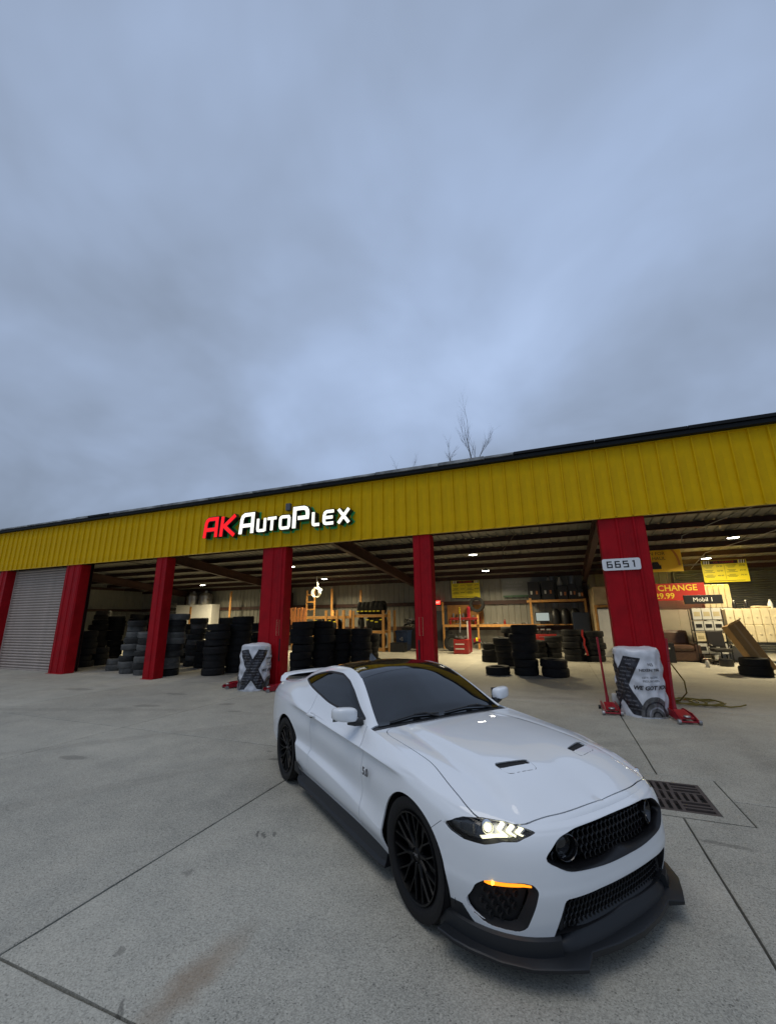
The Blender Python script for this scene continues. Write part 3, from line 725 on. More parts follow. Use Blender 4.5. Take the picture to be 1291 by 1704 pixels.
# outward side: half grid has y > 0, so a side normal must point to +y
if _N[R_//3, S_//2, 1] < 0: _N = -_N
_vi = np.repeat((np.arange(R_)/5.0)[:, None], S_, 1)
_half = np.concatenate([_V, _N.reshape(-1, 3), _vi.reshape(-1, 1)], 1)
_T = np.concatenate([_q[:, [0, 1, 2]], _q[:, [0, 2, 3]]])
_e = _V[_T]; _ar = np.linalg.norm(np.cross(_e[:, 1]-_e[:, 0], _e[:, 2]-_e[:, 0]), axis=1); _T = _T[_ar > 1e-9]
_e = _V[_T]; _fn = np.cross(_e[:, 1]-_e[:, 0], _e[:, 2]-_e[:, 0])
_flip = (_fn*_half[_T[:, 0], 3:6]).sum(1) < 0
_T[_flip] = _T[_flip][:, ::-1]
_mir = _half*np.array([1, -1, 1, 1, -1, 1, 1])
BS = np.concatenate([_half, _mir]); BT = np.concatenate([_T, _T[:, ::-1] + len(_half)])
FULL = (BS.copy(), BT.copy())
X_ = lambda S: S[:, 0]
AY = lambda S: np.abs(S[:, 1])
def dual(S, poly, a, b):  # signed distance in the plane of columns a, b with |y|
    P = np.stack([AY(S) if a == 1 else S[:, a], AY(S) if b == 1 else S[:, b]], 1); return sd(P, poly)

def panel(name, S, T, m, parent=car, flange=.012, off=0.0, smooth_all=True):
    if len(T) == 0: return None
    S = S.copy(); S[:, :3] += S[:, 3:6]*off
    S[:, 3:6] /= np.maximum(np.linalg.norm(S[:, 3:6], axis=1, keepdims=True), 1e-9)
    key = np.round(S[:, :3], 5); _, first, inv = np.unique(key, axis=0, return_index=True, return_inverse=True); inv = inv.reshape(-1)
    S = S[first]; T = inv[T]; T = T[(T[:, 0] != T[:, 1]) & (T[:, 1] != T[:, 2]) & (T[:, 0] != T[:, 2])]
    V = S[:, :3]; faces = [tuple(t) for t in T]; ln = S[T.reshape(-1), 3:6]
    verts = V
    if flange:
        ed = {}
        for t in T:
            for i in range(3):
                e = (int(t[i]), int(t[(i+1) % 3])); ed[e] = ed.get(e, 0)+1
        bd = [e for e in ed if (e[1], e[0]) not in ed]
        bd = [e for e in bd if not (abs(V[e[0]][1]) < 1e-6 and abs(V[e[1]][1]) < 1e-6)]
        vs = sorted({i for e in bd for i in e}); mp = {v: len(V)+k for k, v in enumerate(vs)}
        verts = np.vstack([V, V[vs]-S[vs, 3:6]*flange]) if vs else V
        fl = []; fnn = []
        for a, b in bd:
            q = (b, a, mp[a], mp[b]); fl.append(q)
            nn = np.cross(verts[q[1]]-verts[q[0]], verts[q[2]]-verts[q[0]]); nn = nn/max(np.linalg.norm(nn), 1e-9)
            fnn += [nn]*4
        faces += fl
        if fl: ln = np.vstack([ln, np.array(fnn)])
    me = bpy.data.meshes.new(name); me.from_pydata([tuple(v) for v in verts], [], faces)
    me.materials.append(m); me.polygons.foreach_set('use_smooth', [True]*len(me.polygons))
    me.normals_split_custom_set([tuple(n) for n in ln]); me.update()
    return link(name, me, parent)

# --- outlines (car axes: x forward from the front axle, y left, z up), symmetric in y
HEAD = [(.904,.660),(.875,.695),(.848,.712),(.784,.724),(.695,.719),(.60,.692),(.588,.683),(.66,.660),(.690,.646),(.751,.640),(.818,.614),(.873,.612),(.897,.632)]
GRILLE = smooth_poly([(-.600,.572),(-.49,.658),(-.36,.682),(0,.690),(.36,.682),(.49,.658),(.600,.572),(.47,.507),(.19,.487),(-.19,.487),(-.47,.507)], 3, .3)
FOG = smooth_poly([(.866,.318),(.856,.415),(.828,.452),(.70,.470),(.655,.462),(.634,.432),(.652,.34),(.672,.248),(.70,.226),(.80,.224),(.845,.262)], 3, .3)
INTAKE = smooth_poly([(-.500,.385),(-.25,.391),(.25,.391),(.500,.385),(.555,.16),(-.555,.16)], 3, .08)
DLO = smooth_poly([(-.905,.962),(-1.29,.962),(-1.75,.985),(-2.25,1.06),(-2.60,1.125),(-2.50,1.172),(-2.35,1.215),(-2.11,1.258),(-1.75,1.268),(-1.5,1.222),(-1.32,1.155),(-1.08,1.035)], 3, .25)
VENT = smooth_poly([(.318,.452),(.393,.218),(.440,.230),(.385,.460)], 3, .12)
VPAN = smooth_poly([(.325,.462),(.398,.212),(.50,.232),(.455,.452)], 3, .25)
HOODP = [(-.735,-.2),(-.735,.742),(-.30,.733),(.012,.737),(.268,.787),(.43,.807),(.52,.802),(.60,.745),(.66,.69),(.712,.613),(.736,.50),(.768,.37),(.782,.25),(.787,.10),(.787,-.2)]
HOODP = smooth_poly(HOODP, 6, .42)
DOOR = [(-.905,.985),(-.86,.93),(-.775,.82),(-.79,.60),(-.77,.36),(-.80,.232),(-1.92,.232),(-1.97,.36),(-1.99,.70),(-2.03,.90),(-2.06,1.05)]

S, T = FULL
for ax, az, ar in ((-.025, .325, .370), (-2.71, .33, .390)):
    f = np.hypot(S[:, 0]-ax, S[:, 2]-az) - ar
    (S, T), _ = cut(S, T, f)
def take(S, T, f):  # (piece, rest)
    (a, b), (c, d) = cut(S, T, f); return (a, b), (c, d)
def yr_(S): rk = np.array(RAIL); return pchip(rk[:, 0], rk[:, 1], S[:, 0])
# glass and roof
f = lambda S: np.minimum.reduce([yr_(S)-.030-AY(S), -.787-S[:, 0], S[:, 0]+1.372, S[:, 6]-11.0])
ws, (S, T) = take(S, T, f(S))
f = lambda S: np.minimum.reduce([yr_(S)-.024-AY(S), -1.372-S[:, 0], S[:, 0]+2.40, S[:, 6]-11.0])
roof, (S, T) = take(S, T, f(S))
f = lambda S: np.minimum.reduce([yr_(S)-.055-AY(S), -2.43-S[:, 0], S[:, 0]+3.22, S[:, 6]-11.0])
rg, (S, T) = take(S, T, f(S))
f = lambda S: np.minimum.reduce([AY(S)*0+2-S[:, 6]*0 + (-1.0), .80-AY(S), -.735-S[:, 0], S[:, 0]+.80, S[:, 6]-10.15])
cowl, (S, T) = take(S, T, f(S))
f = lambda S: np.minimum(dual(S, DLO, 0, 2), np.minimum(S[:, 6]-9.9, 12.4-S[:, 6])*.2)
dlo, (S, T) = take(S, T, f(S))
(dg, dgt), (dr_, drt) = cut(dlo[0], dlo[1], dual(dlo[0], DLO, 0, 2)-.016)
# lamps and openings
head, (S, T) = take(S, T, np.minimum(dual(S, HEAD, 1, 2), S[:, 0]-.25))
gri, (S, T) = take(S, T, np.minimum(dual(S, GRILLE, 1, 2), S[:, 0]-.5))
fog, (S, T) = take(S, T, np.minimum(dual(S, FOG, 1, 2), S[:, 0]-.38))
ink, (S, T) = take(S, T, np.minimum(dual(S, INTAKE, 1, 2), S[:, 0]-.5))
crn, (S, T) = take(S, T, np.minimum(dual(S, [(.25,.275),(.31,.268),(.425,.280),(.47,.212),(.56,.16),(.25,.1)], 0, 2), .5-S[:, 2]))
vent, (S, T) = take(S, T, np.minimum(dual(S, VENT, 0, 1), S[:, 2]-.7))
# panels with shut lines
g = .0032
fh = np.minimum(dual(S, HOODP, 0, 1), (S[:, 2]-.62))
(hood), (S, T) = take(S, T, fh-g)
_, (S, T) = take(S, T, np.minimum(dual(S, HOODP, 0, 1), S[:, 2]-.62)+g)
fb = np.where(S[:, 2] < .668, S[:, 0]-(.24+1.3*(S[:, 2]-.60)), S[:, 0]-.56)
bum, (S2, T2) = take(S, T, fb-g*.8)
fb = np.where(S2[:, 2] < .668, S2[:, 0]-(.24+1.3*(S2[:, 2]-.60)), S2[:, 0]-.56); _, (S, T) = take(S2, T2, fb+g*.8)
fd = lambda S: np.minimum(dual(S, DOOR, 0, 2), 10.25-S[:, 6])
doors, (S2, T2) = take(S, T, fd(S)-g); _, (S, T) = take(S2, T2, fd(S2)+g)
ff = S[:, 0] - np.where(S[:, 2] > .6, -.84, -.9)
fen, (S, T) = take(S, T, np.minimum(S[:, 0]+.86, 10.75-S[:, 6]) if False else np.minimum(S[:, 0]+.88, np.where(S[:, 6] > 10.15, S[:, 0]+.80, 1)))
panel('body_shell', S, T, paint)
panel('front_bumper', bum[0], bum[1], paint, flange=.016)
hd = panel('hood', hood[0], hood[1], paint, flange=.014)
def sides(nm, A, B, m, label=None, **k):
    out = []
    for sg in (-1, 1):
        (a, b), _ = cut(A, B, A[:, 1]*sg); o = panel(nm, a, b, m, **k); out.append(o)
    return out
sides('fender', fen[0], fen[1], paint)
door_o = sides('door', doors[0], doors[1], paint)
ws_o = panel('windshield', ws[0], ws[1], M['glass'], off=-.004, flange=.01)
panel('roof', roof[0], roof[1], M['gloss'], off=-.002)
panel('rear_window', rg[0], rg[1], M['glass'], off=-.004)
panel('cowl_panel', cowl[0], cowl[1], M['black'], off=-.012, flange=.02)
sides('side_window', dg, dgt, mat('side glass', (.004,.0045,.005), .02, spec=.45), off=-.005)
sides('window_trim', dr_, drt, M['black'], off=-.001, flange=.008)
# dark inner shell added to block light through shut lines and vents
Si, Ti = FULL
for ax, az, ar in ((-.025, .325, .385), (-2.71, .33, .405)):
    (Si, Ti), _ = cut(Si, Ti, np.hypot(Si[:, 0]-ax, Si[:, 2]-az) - ar)
for P, lim in ((HEAD, .25), (GRILLE, .5), (FOG, .38), (INTAKE, .5)):
    _, (Si, Ti) = cut(Si, Ti, np.minimum(dual(Si, P, 1, 2)+.01, Si[:, 0]-lim))
_, (Si, Ti) = cut(Si, Ti, np.minimum(Si[:, 0]-.66, Si[:, 2]-.60))
panel('inner_shell', Si, Ti, M['matte'], off=-.034, flange=0)
# floor pan and wheel housings
b = MB(); b.box((-1.36, 0, .19), (1.9, 1.70, .05)); b.box((.50, 0, .20), (.40, .9, .04)); b.box((-3.4, 0, .28), (.6, 1.3, .05)); b.box((-1.36, 0, .30), (4.3, 1.0, .16)); b.build('floor_pan', M['matte'], car)
for ax, y0 in ((0, .56), (-2.72, .56)):
    for sg in (-1, 1):
        b = MB(); n = 20; V = []; 
        for i in range(n+1):
            t = PI*1.12*i/n - .06*PI; c, s_ = math.cos(t)*.395, math.sin(t)*.395
            V += [(ax-.012+c, sg*y0, .33+s_), (ax-.012+c, sg*.88, .33+s_)]
        F = [(2*i, 2*i+1, 2*i+3, 2*i+2) for i in range(n)]
        k = len(V); V.append((ax, sg*y0, .33)); F += [(k, 2*i, 2*i+2) for i in range(n)]
        b.add(V, F); b.build('wheel_housing', M['matte'], car)
# ---------------- grille
def outline_on_surface(poly, A):
    """3D points of a (y, z) outline on the cut piece A: its boundary, ordered"""
    S0, T0 = A; P = []
    Sx = S0[:, :3]
    for y, z in poly:
        d = (np.sign(y or 1)*np.abs(Sx[:, 1])*0 + Sx[:, 1]-y)**2 + (Sx[:, 2]-z)**2; P.append(Sx[np.argmin(d)].copy())
    P = np.array(P); P[:, 1] = [q[0] for q in poly]; P[:, 2] = [q[1] for q in poly]
    return P
def resample(poly, step):
    out = []; n = len(poly)
    for i in range(n):
        a, b = np.array(poly[i]), np.array(poly[(i+1) % n]); k = max(1, int(np.linalg.norm(b-a)/step))
        out += [tuple(a+(b-a)*j/k) for j in range(k)]
    return out
_ncol = int(np.argmax(G[10, :, 0] < .05)); _zg = np.arange(.13, .725, .0025); _tab = []
for _z in _zg:
    ys = []; xs = []
    for c in range(_ncol):
        zc_ = np.maximum.accumulate(G[:53, c, 2]); ys.append(np.interp(_z, zc_, G[:53, c, 1])); xs.append(np.interp(_z, zc_, G[:53, c, 0]))
    _tab.append((np.maximum.accumulate(np.array(ys)+np.arange(_ncol)*1e-7), np.array(xs)))
def surf_x(_unused, y, z):
    k = min(max((z-_zg[0])/.0025, 0), len(_zg)-1.001); i = int(k); t = k-i; y = abs(y)
    return float(np.interp(y, *_tab[i])*(1-t) + np.interp(y, *_tab[i+1])*t)
frontS = FULL[0][FULL[0][:, 0] > .30]
def bezel(name, poly, steps, m, parent):
    """a rim following the outline: steps = [(shrink, depth back)]"""
    P = resample(poly, .03); c = np.mean(np.array(P), 0); n = len(P); V = []
    for sh, dp in steps:
        for y, z in P:
            d = np.array((y, z))-c; l = np.linalg.norm(d); q = c + d*(1-sh/l)
            x = surf_x(frontS, y, z) - dp
            V.append((x, q[0], q[1]))
    F = [(r*n+i, r*n+(i+1) % n, (r+1)*n+(i+1) % n, (r+1)*n+i) for r in range(len(steps)-1) for i in range(n)]
    b = MB(); b.add(V, F); return b.build(name, m, parent, smooth=True, ang=50)
def honeycomb(name, inside, xf, pitch, wall, depth, m, parent, ylim, zlim, tilt=0.0):
    b = MB(); r = pitch/math.sqrt(3)*.98; dy, dz = pitch, pitch*.866
    j = 0; z = zlim[0]
    while z < zlim[1]:
        y = ylim[0] + (dy/2 if j % 2 else 0)
        while y < ylim[1]:
            if inside(y, z):
                x = xf(y, z); V = []
                for rr, dx in ((r, 0), (r-wall, .004), (r-wall*1.2, -depth)):
                    for k in range(6):
                        t = PI/6 + k*PI/3; V.append((x+dx-tilt*rr*math.sin(t)*.3, y+rr*math.cos(t), z+rr*math.sin(t)))
                F = [(q*6+k, q*6+(k+1) % 6, (q+1)*6+(k+1) % 6, (q+1)*6+k) for q in range(2) for k in range(6)]
                b.add(V, F)
            y += dy
        z += dz; j += 1
    o = b.build(name, m, parent); o['kind'] = 'stuff'; return o
gb = bezel('grille', GRILLE, [(0, -.002), (.010, .004), (.022, .012), (.034, .055), (.05, .11)], mat('satin bezel', (.006,.006,.007), .34, spec=.35), car)
gp = np.array(GRILLE)
ins = lambda y, z: sd(np.array([[y, z]]), GRILLE)[0] > .030 and math.hypot(abs(y)-.41, z-.590) > .078
gm_ = honeycomb('grille_mesh', ins, lambda y, z: surf_x(frontS, y, z)-.055, .041, .006, .022, mat('satin grille', (.006,.006,.007), .25, spec=.4), gb, (-.58, .58), (.49, .70), tilt=.8)
b = MB(); PP = resample(smooth_poly(GRILLE, 1, .2), .05); b.prism([(y*.97, (z-.58)*.93+.58) for y, z in PP], -.004, .004, Matrix(((0,0,1,.735),(1,0,0,0),(0,1,0,0),(0,0,0,1)))); b.build('grille_back', M['matte'], gb)
for sg in (-1, 1):
    y, z = sg*.41, .590; x = surf_x(frontS, y, z)-.062
    b = MB(); Mx = Matrix.Translation((x, y, z)) @ Matrix.Rotation(sg*.30, 4, 'Z') @ Matrix.Rotation(PI/2, 4, 'Y')
    b.lathe([(.070,-.05),(.070,.014),(.065,.018),(.060,.012),(.055,-.035),(.0,-.04)], 32, Mx); fo = b.build('fog_lamp', M['gloss'], gb, smooth=True, ang=40)
    b = MB(); b.lathe([(.045,-.036),(.04,-.026),(.025,-.02),(0,-.018)], 24, Mx); b.build('lamp_lens', mat('dark lens', (.02,.02,.022), .08, coat=.5) if sg < 0 else bpy.data.materials['dark lens'], fo, smooth=True)
    b = MB(); b.box((x-.02, y, z-.055), (.012, .03, .006)); b.build('glint_chip', M['chrome'], fo)  # small chrome chip added as a glint inside the fog lamp
# ---------------- lower intake
lb = bezel('lower_intake', smooth_poly([(-.500,.385),(-.25,.391),(.25,.391),(.500,.385),(.545,.215),(-.545,.215)], 3, .08), [(0, 0), (.008, .006), (.016, .05), (.02, .12)], M['black'], car)
honeycomb('intake_mesh', lambda y, z: abs(y) < .50-.1*(z-.3) and z < .385, lambda y, z: surf_x(frontS, y, .39)-.07, .032, .004, .012, M['black'], lb, (-.52, .52), (.235, .39))
b = MB(); b.box((.745, 0, .28), (.01, 1.08, .26)); b.build('intake_back', M['matte'], lb)
# ---------------- corner pockets with amber lamps
for sg in (-1, 1):
    P = [(sg*y, z) for y, z in FOG]
    pk = bezel('bumper_pocket', P, [(0, 0), (.006, .006), (.012, .03), (.024, .055)], M['matte'], car)
    ctr = np.mean(np.array(P), 0)
    def xf(y, z): return surf_x(frontS, y, z)-.055
    b = MB(); Q = resample(P, .04); cx = np.array(Q).mean(0); rings = [1.0, .66, .33]; V = []; F = []; n = len(Q)
    for rr in rings:
        for y, z in Q: yy, zz = cx + (np.array((y, z))-cx)*.95*rr; V.append((xf(yy, zz)-.02, yy, zz))
    V.append((xf(*cx)-.02, cx[0], cx[1]))
    F = [(r*n+i, r*n+(i+1) % n, (r+1)*n+(i+1) % n, (r+1)*n+i) for r in range(2) for i in range(n)] + [(2*n+i, 2*n+(i+1) % n, 3*n) for i in range(n)]
    b.add(V, F); b.build('pocket_back', M['matte'], pk)
    honeycomb('pocket_mesh', lambda y, z: sd(np.array([[y, z]]), P)[0] > .040 and z < .425, xf, .036, .004, .012, M['matte'], pk, (min(p[0] for p in P), max(p[0] for p in P)), (.24, .44))
    # amber bar under the top edge
    b = MB(); k = 14; V = []
    for i in range(k+1):
        t = i/k; y = sg*(.818-.155*t); zt = .4595+.009*t-.006*max(0, t-.8)*5; h = .026-.012*t
        x = surf_x(frontS, y, .455)
        V += [(x-.004, y, zt), (x-.003, y, zt-h), (x-.035, y, zt-h-.004), (x-.035, y, zt)]
    F = [(4*i+a, 4*i+(a+1) % 4, 4*i+4+(a+1) % 4, 4*i+4+a) for i in range(k) for a in range(4)] + [(0,1,2,3), (4*k+3,4*k+2,4*k+1,4*k)]
    b.add(V, F); al = b.build('turn_lamp', amber, pk)
    b = MB(); xx = surf_x(frontS, sg*.806, .45); b.box((xx+.002, sg*.805, .447), (.010, .022, .018), bev=.004); b.build('bulb', amberhot, al)
# ---------------- head lamps
for sg in (-1, 1):
    (hs, ht), _ = cut(head[0], head[1], head[0][:, 1]*sg)
    hl = panel('headlamp', hs, ht, M['gloss'], off=-.040, flange=0)
    panel('headlamp_lens', hs, ht, lens, off=-.001, flange=0, parent=hl)
    # housing wall round the edge
    P = [(sg*y, z) for y, z in HEAD]
    bezel('headlamp_bezel', resample(P, .02), [(0, .0005), (.004, .004), (.010, .05)], M['black'], hl)
    def lampbar(name, pts, w, m, off):
        """flat bar following (|y|, z) points just behind the lens, 8 mm thick"""
        pts = [np.array(p) for p in pts]; V = []; b = MB(); Q = []
        for a, c in zip(pts[:-1], pts[1:]):
            k = 5; Q += [a+(c-a)*j/k for j in range(k)]
        Q.append(pts[-1]); n = len(Q)
        for i, p in enumerate(Q):
            d = Q[min(i+1, n-1)]-Q[max(i-1, 0)]; d = d/np.linalg.norm(d); nn = np.array((-d[1], d[0]))
            for s_ in (-.5, .5):
                y, z = p+nn*w*s_; x = surf_x(0, y, z)-off; V += [(x, sg*y, z), (x-.008, sg*y, z)]
        F = [(4*i+a, 4*i+a_, 4*i+4+a_, 4*i+4+a) for i in range(n-1) for a, a_ in ((0, 2), (2, 3), (3, 1), (1, 0))] + [(0, 1, 3, 2), (4*n-4, 4*n-2, 4*n-1, 4*n-3)]
        b.add(V, F); return b.build(name, m, hl)
    (rs_, rt_), _ = cut(hs, ht, dual(hs, [(.79,.715),(.72,.722),(.60,.69),(.60,.685),(.69,.652),(.75,.645),(.80,.622)], 1, 2)); panel('reflector', rs_, rt_, reflector, parent=hl, off=-.032, flange=0)
    for k in range(3):
        y0 = .703-.0345*k; zt = .7105-.0065*k
        lampbar('light_bar', [(y0-.004, zt), (y0+.034, .682-.003*k), (y0+.012, .661+.003*k)], .0105, drl, .016)
        lampbar('bar_rim', [(y0-.015, zt-.001), (y0+.022, .681-.003*k), (y0+.005, .664+.003*k)], .0035, M['steel'], .013)
    lampbar('light_strip', [(.812,.640), (.765,.655), (.715,.662)], .012, beam_m, .022)
    y, z = .772, .684; x = surf_x(frontS, sg*y, z)-.030
    dirn = Matrix.Translation((x, sg*y, z)) @ Matrix.Rotation(sg*.55, 4, 'Z') @ Matrix.Rotation(PI/2, 4, 'Y')
    b = MB(); b.lathe([(.036,-.03),(.036,.006),(.032,.012),(.028,.006)], 28, dirn); b.build('projector_ring', M['chrome'], hl, smooth=True)
    b = MB(); b.lathe([(.024,.0),(.020,.008),(.012,.012),(0,.014)], 24, dirn); b.build('projector', beam_m, hl, smooth=True)
    y, z = .845, .668; x = surf_x(frontS, sg*y, z)-.024
    b = MB()
    for k in range(7): b.box((x+.03-k*.012, sg*(y-.02+k*.006), z), (.003, .012, .05-.003*k))
    b.build('lamp_fins', M['steel'], hl)
# ---------------- hood vents
for sg in (-1, 1):
    (a, b_), _ = cut(vent[0], vent[1], vent[0][:, 1]*sg); panel('hood_vent', a, b_, M['matte'], parent=hd, off=-.008, flange=.012)
_up = FULL[0][(FULL[0][:, 2] > .78) & (FULL[0][:, 0] > .2) & (FULL[0][:, 0] < .65)]
def hood_z(x, y):
    d = (_up[:, 0]-x)**2 + (_up[:, 1]-y)**2; i = np.argsort(d)[:5]; w = 1/(d[i]+1e-6); return float((_up[i, 2]*w).sum()/w.sum())
for sg in (-1, 1):
    P = resample(VPAN, .02); P = P+P[:2]; b = MB(); b.tube([(x, sg*y, hood_z(x, sg*y)-.0012) for x, y in P], .0026, n=5, caps=False); b.build('vent_panel_seam', mat('seam shadow grey', (.18,.19,.20), .6) if sg < 0 else bpy.data.materials['seam shadow grey'], hd)
# ---------------- lip and splitter
crno = sides('bumper_corner', crn[0], crn[1], M['lipmat'], off=.004, flange=.012)
lowrow = [(p[0], p[1]) for p in FULL[0][(np.abs(FULL[0][:, 6]) < 1e-6)][:, :2] if p[0] > .24]
lowrow = sorted(lowrow, key=lambda p: math.atan2(p[1], p[0]-.2))
for sg in (-1, 1):
    row = [p for p in lowrow if p[1]*sg > .50]; n = len(row); b = MB(); V = []
    for x, y in row:
        d = Vector((x-.1, y, 0)).normalized()
        V += [(x+d.x*-.01, y+d.y*-.01, .215), (x+d.x*.022, y+d.y*.022, .196), (x+d.x*.034, y+d.y*.034, .125), (x+d.x*.03, y+d.y*.03, .094), (x-d.x*.03, y-d.y*.03, .094)]
    F = [(5*i+k, 5*i+5+k, 5*i+6+k, 5*i+1+k) for i in range(n-1) for k in range(4)] + [(0,1,2,3,4), (5*n-1,5*n-2,5*n-3,5*n-4,5*n-5)]
    b.add(V, F); b.build('front_lip', M['lipmat'], car, smooth=True, ang=40)
# sloping centre scoop of the lip
b = MB(); prof_c = []
ys = np.linspace(-1, 1, 33); V = []
for q in ys:
    for dx, z, hw_ in ((-.075, .245, .455), (-.048, .212, .475), (-.032, .172, .520), (-.018, .150, .530), (-.016, .100, .530), (-.10, .100, .52)):
        y = q*hw_; V.append((surf_x(frontS, y, .36)+dx-.045*abs(q)**10, y, z-.03*abs(q)**10*(z > .2)))
F = [(6*i+k, 6*i+6+k, 6*i+7+k, 6*i+1+k) for i in range(len(ys)-1) for k in range(5)] + [tuple(range(6)), tuple(range(6*len(ys)-1, 6*len(ys)-7, -1))]
b.add(V, F); b.build('lip_scoop', M['lipmat'], car, smooth=True, ang=40)
OUT = [(.30,.955),(.42,.935),(.52,.90),(.67,.82),(.79,.715),(.872,.59),(.935,.48),(.890,.385),(.930,.20),(.948,0)]
INN = [(.28,.82),(.40,.80),(.48,.76),(.56,.70),(.62,.62),(.68,.54),(.70,.48),(.73,.39),(.75,.20),(.76,0)]
b = MB()
O2 = [(x, y) for x, y in OUT] + [(x, -y) for x, y in OUT[-2::-1]]; I2 = [(x, y) for x, y in INN] + [(x, -y) for x, y in INN[-2::-1]]
n = len(O2); V = []
for (xo, yo), (xi, yi) in zip(O2, I2):
    c = max(0, 1-abs(yo)/.45); up = .014 if abs(yo) < .44 else 0
    V += [(xi, yi, .140+up), (xo-.008*(xo > .3), yo-.004*np.sign(yo), .130+up), (xo, yo, .125+up), (xo-.002, yo, .110), (xi, yi, .112)]
F = [(5*i+k, 5*i+5+k, 5*i+5+(k+1) % 5, 5*i+(k+1) % 5) for i in range(n-1) for k in range(5)] + [(0,1,2,3,4), (5*n-1,5*n-2,5*n-3,5*n-4,5*n-5)]
b.add(V, F); spl = b.build('splitter', M['lipmat'], car, smooth=True, ang=30)
# ---------------- side skirts
for sg in (-1, 1):
    b = MB(); V = []; st = [(-.40,.0,.10),(-.47,.01,.095),(-.9,.012,.095),(-1.6,.014,.095),(-2.10,.018,.095),(-2.22,.028,.10),(-2.29,.02,.13)]
    for x, o, zb in st:
        V += [(x, sg*.80, .215), (x, sg*(.868+o*.5), .212), (x, sg*(.885+o), zb+.040), (x, sg*(.900+o), zb+.012), (x, sg*(.900+o), zb), (x, sg*.80, zb)]
    n = len(st); F = [(6*i+k, 6*i+6+k, 6*i+6+(k+1) % 6, 6*i+(k+1) % 6) for i in range(n-1) for k in range(6)] + [tuple(range(6)), tuple(range(6*n-1, 6*n-7, -1))]
    b.add(V, F); b.build('side_skirt', M['lipmat'], car)
    b = MB(); b.add([(-2.16,sg*.915,.205),(-2.30,sg*.93,.225),(-2.31,sg*.945,.30),(-2.27,sg*.948,.33),(-2.16,sg*.94,.205),(-2.30,sg*.955,.225),(-2.31,sg*.955,.30),(-2.27,sg*.953,.33)], [(0,1,2,3),(4,7,6,5),(0,4,5,1),(1,5,6,2),(2,6,7,3),(3,7,4,0)]); b.build('skirt_winglet', M['lipmat'], car)
# ---------------- mirrors
for sg in (-1, 1):
    root = MB(); n, k = 24, 14; V = []; ex = .52
    def se(a): return math.copysign(abs(a)**ex, a)
    for i in range(k+1):
        u = -PI/2 + PI*i/k
        for j in range(n):
            w = 2*PI*j/n; x = se(math.cos(u))*se(math.cos(w)); y = se(math.cos(u))*se(math.sin(w)); z = se(math.sin(u))
            X = .068*x if x > 0 else .052*x
            tp = 1-.22*(z < 0)*abs(z) - .10*max(0, y)
            V.append((X-.03*y*y-.018*y, y*.107, z*.066*tp + .008*y))
    F = [(i*n+j, i*n+(j+1) % n, (i+1)*n+(j+1) % n, (i+1)*n+j) for i in range(k) for j in range(n)]
    V = [(x, sg*(y+.958), z+1.018) for x, y, z in V]; V = [(x-.975, y, z) for x, y, z in V]
    root.v = [tuple(p) for p in V]
    lowf = []
    for f_ in F:
        zc = sum(V[i][2] for i in f_)/4; xc = sum(V[i][0] for i in f_)/4
        root.f.append(f_); root.m.append(1 if zc < .972 else 0)
    mo = root.build('mirror', [paint, M['black']], car, smooth=True, ang=60)
    b = MB(); b.tube([(-.975, sg*.93, .962), (-.965, sg*.87, .950), (-.95, sg*.80, .955)], [.026, .030, .036], n=10); b.build('mirror_arm', M['black'], mo, smooth=True)
    b = MB(); b.box((-1.034, sg*.958, 1.018), (.004, .19, .11), bev=.0015); b.build('mirror_glass', M['glass'], mo)
# ---------------- door handles
for o, sg in zip(door_o, (-1, 1)):
    b = MB(); n = 20
    Mx = Matrix.Translation((-1.915, sg*.918, .845)) @ Matrix.Rotation(-.10*1, 4, 'Y')
    V = [(0, 0, 0)] + [(.058*math.cos(2*PI*i/n), 0, .026*math.sin(2*PI*i/n)) for i in range(n)] + [(.105*math.cos(2*PI*i/n), -sg*.004, .034*math.sin(2*PI*i/n)) for i in range(n)]
    b2 = MB(); b2.add([(x+.0, sg*.010+y, z) for x, y, z in V[:n+1]], [(0, 1+i, 1+(i+1) % n) for i in range(n)], Mx); b2.build('handle_pocket', M['matte'], o)
    pts = [Mx @ Vector((-.11+.22*t, sg*(.012+.022*math.sin(PI*t)), .012*math.sin(PI*t))) for t in np.linspace(0, 1, 13)]
    b.tube(pts, [.010+.010*math.sin(PI*t) for t in np.linspace(0, 1, 13)], n=12); b.build('door_handle', paint, o, smooth=True)
# ---------------- wipers, aerial, badge, spoiler, tail lamps
for y0, y1 in ((-.60, -.06), (.02, .62)):
    b = MB(); zs = lambda x, y: float(pchip(np.array(ZC)[:, 0], np.array(ZC)[:, 1], np.array([x]))[0]) - .012*(y/.6)**2
    b.tube([(-.80, y0, zs(-.80, y0)+.012), (-.815, (y0+y1)/2, zs(-.815, 0)+.014), (-.80, y1, zs(-.80, y1)+.012)], .0065, n=6)
    b.tube([(-.765, y1-.02, .945), (-.795, (y0+y1)/2+.1, .985), (-.812, (y0+y1)/2, zs(-.812, 0)+.02)], .009, n=6); b.build('wiper', M['black'], car)
b = MB(); b.add([(-2.14,-.012,1.338),(-2.14,.012,1.338),(-2.28,-.022,1.318),(-2.28,.022,1.318),(-2.265,-.004,1.405),(-2.265,.004,1.405),(-2.285,-.004,1.40),(-2.285,.004,1.40)], [(0,2,6,4),(1,5,7,3),(0,4,5,1),(4,6,7,5),(2,3,7,6),(0,1,3,2)]); b.build('roof_aerial', M['gloss'], car)
for sg in (-1, 1):
    me = text_mesh('5.0', .080, extrude=.003, bold=.0012); me.materials.clear(); me.materials.append(M['badge'])
    o = link('badge', me, car, (-.655, sg*.928, .652), (PI/2, 0, 0 if sg < 0 else PI))
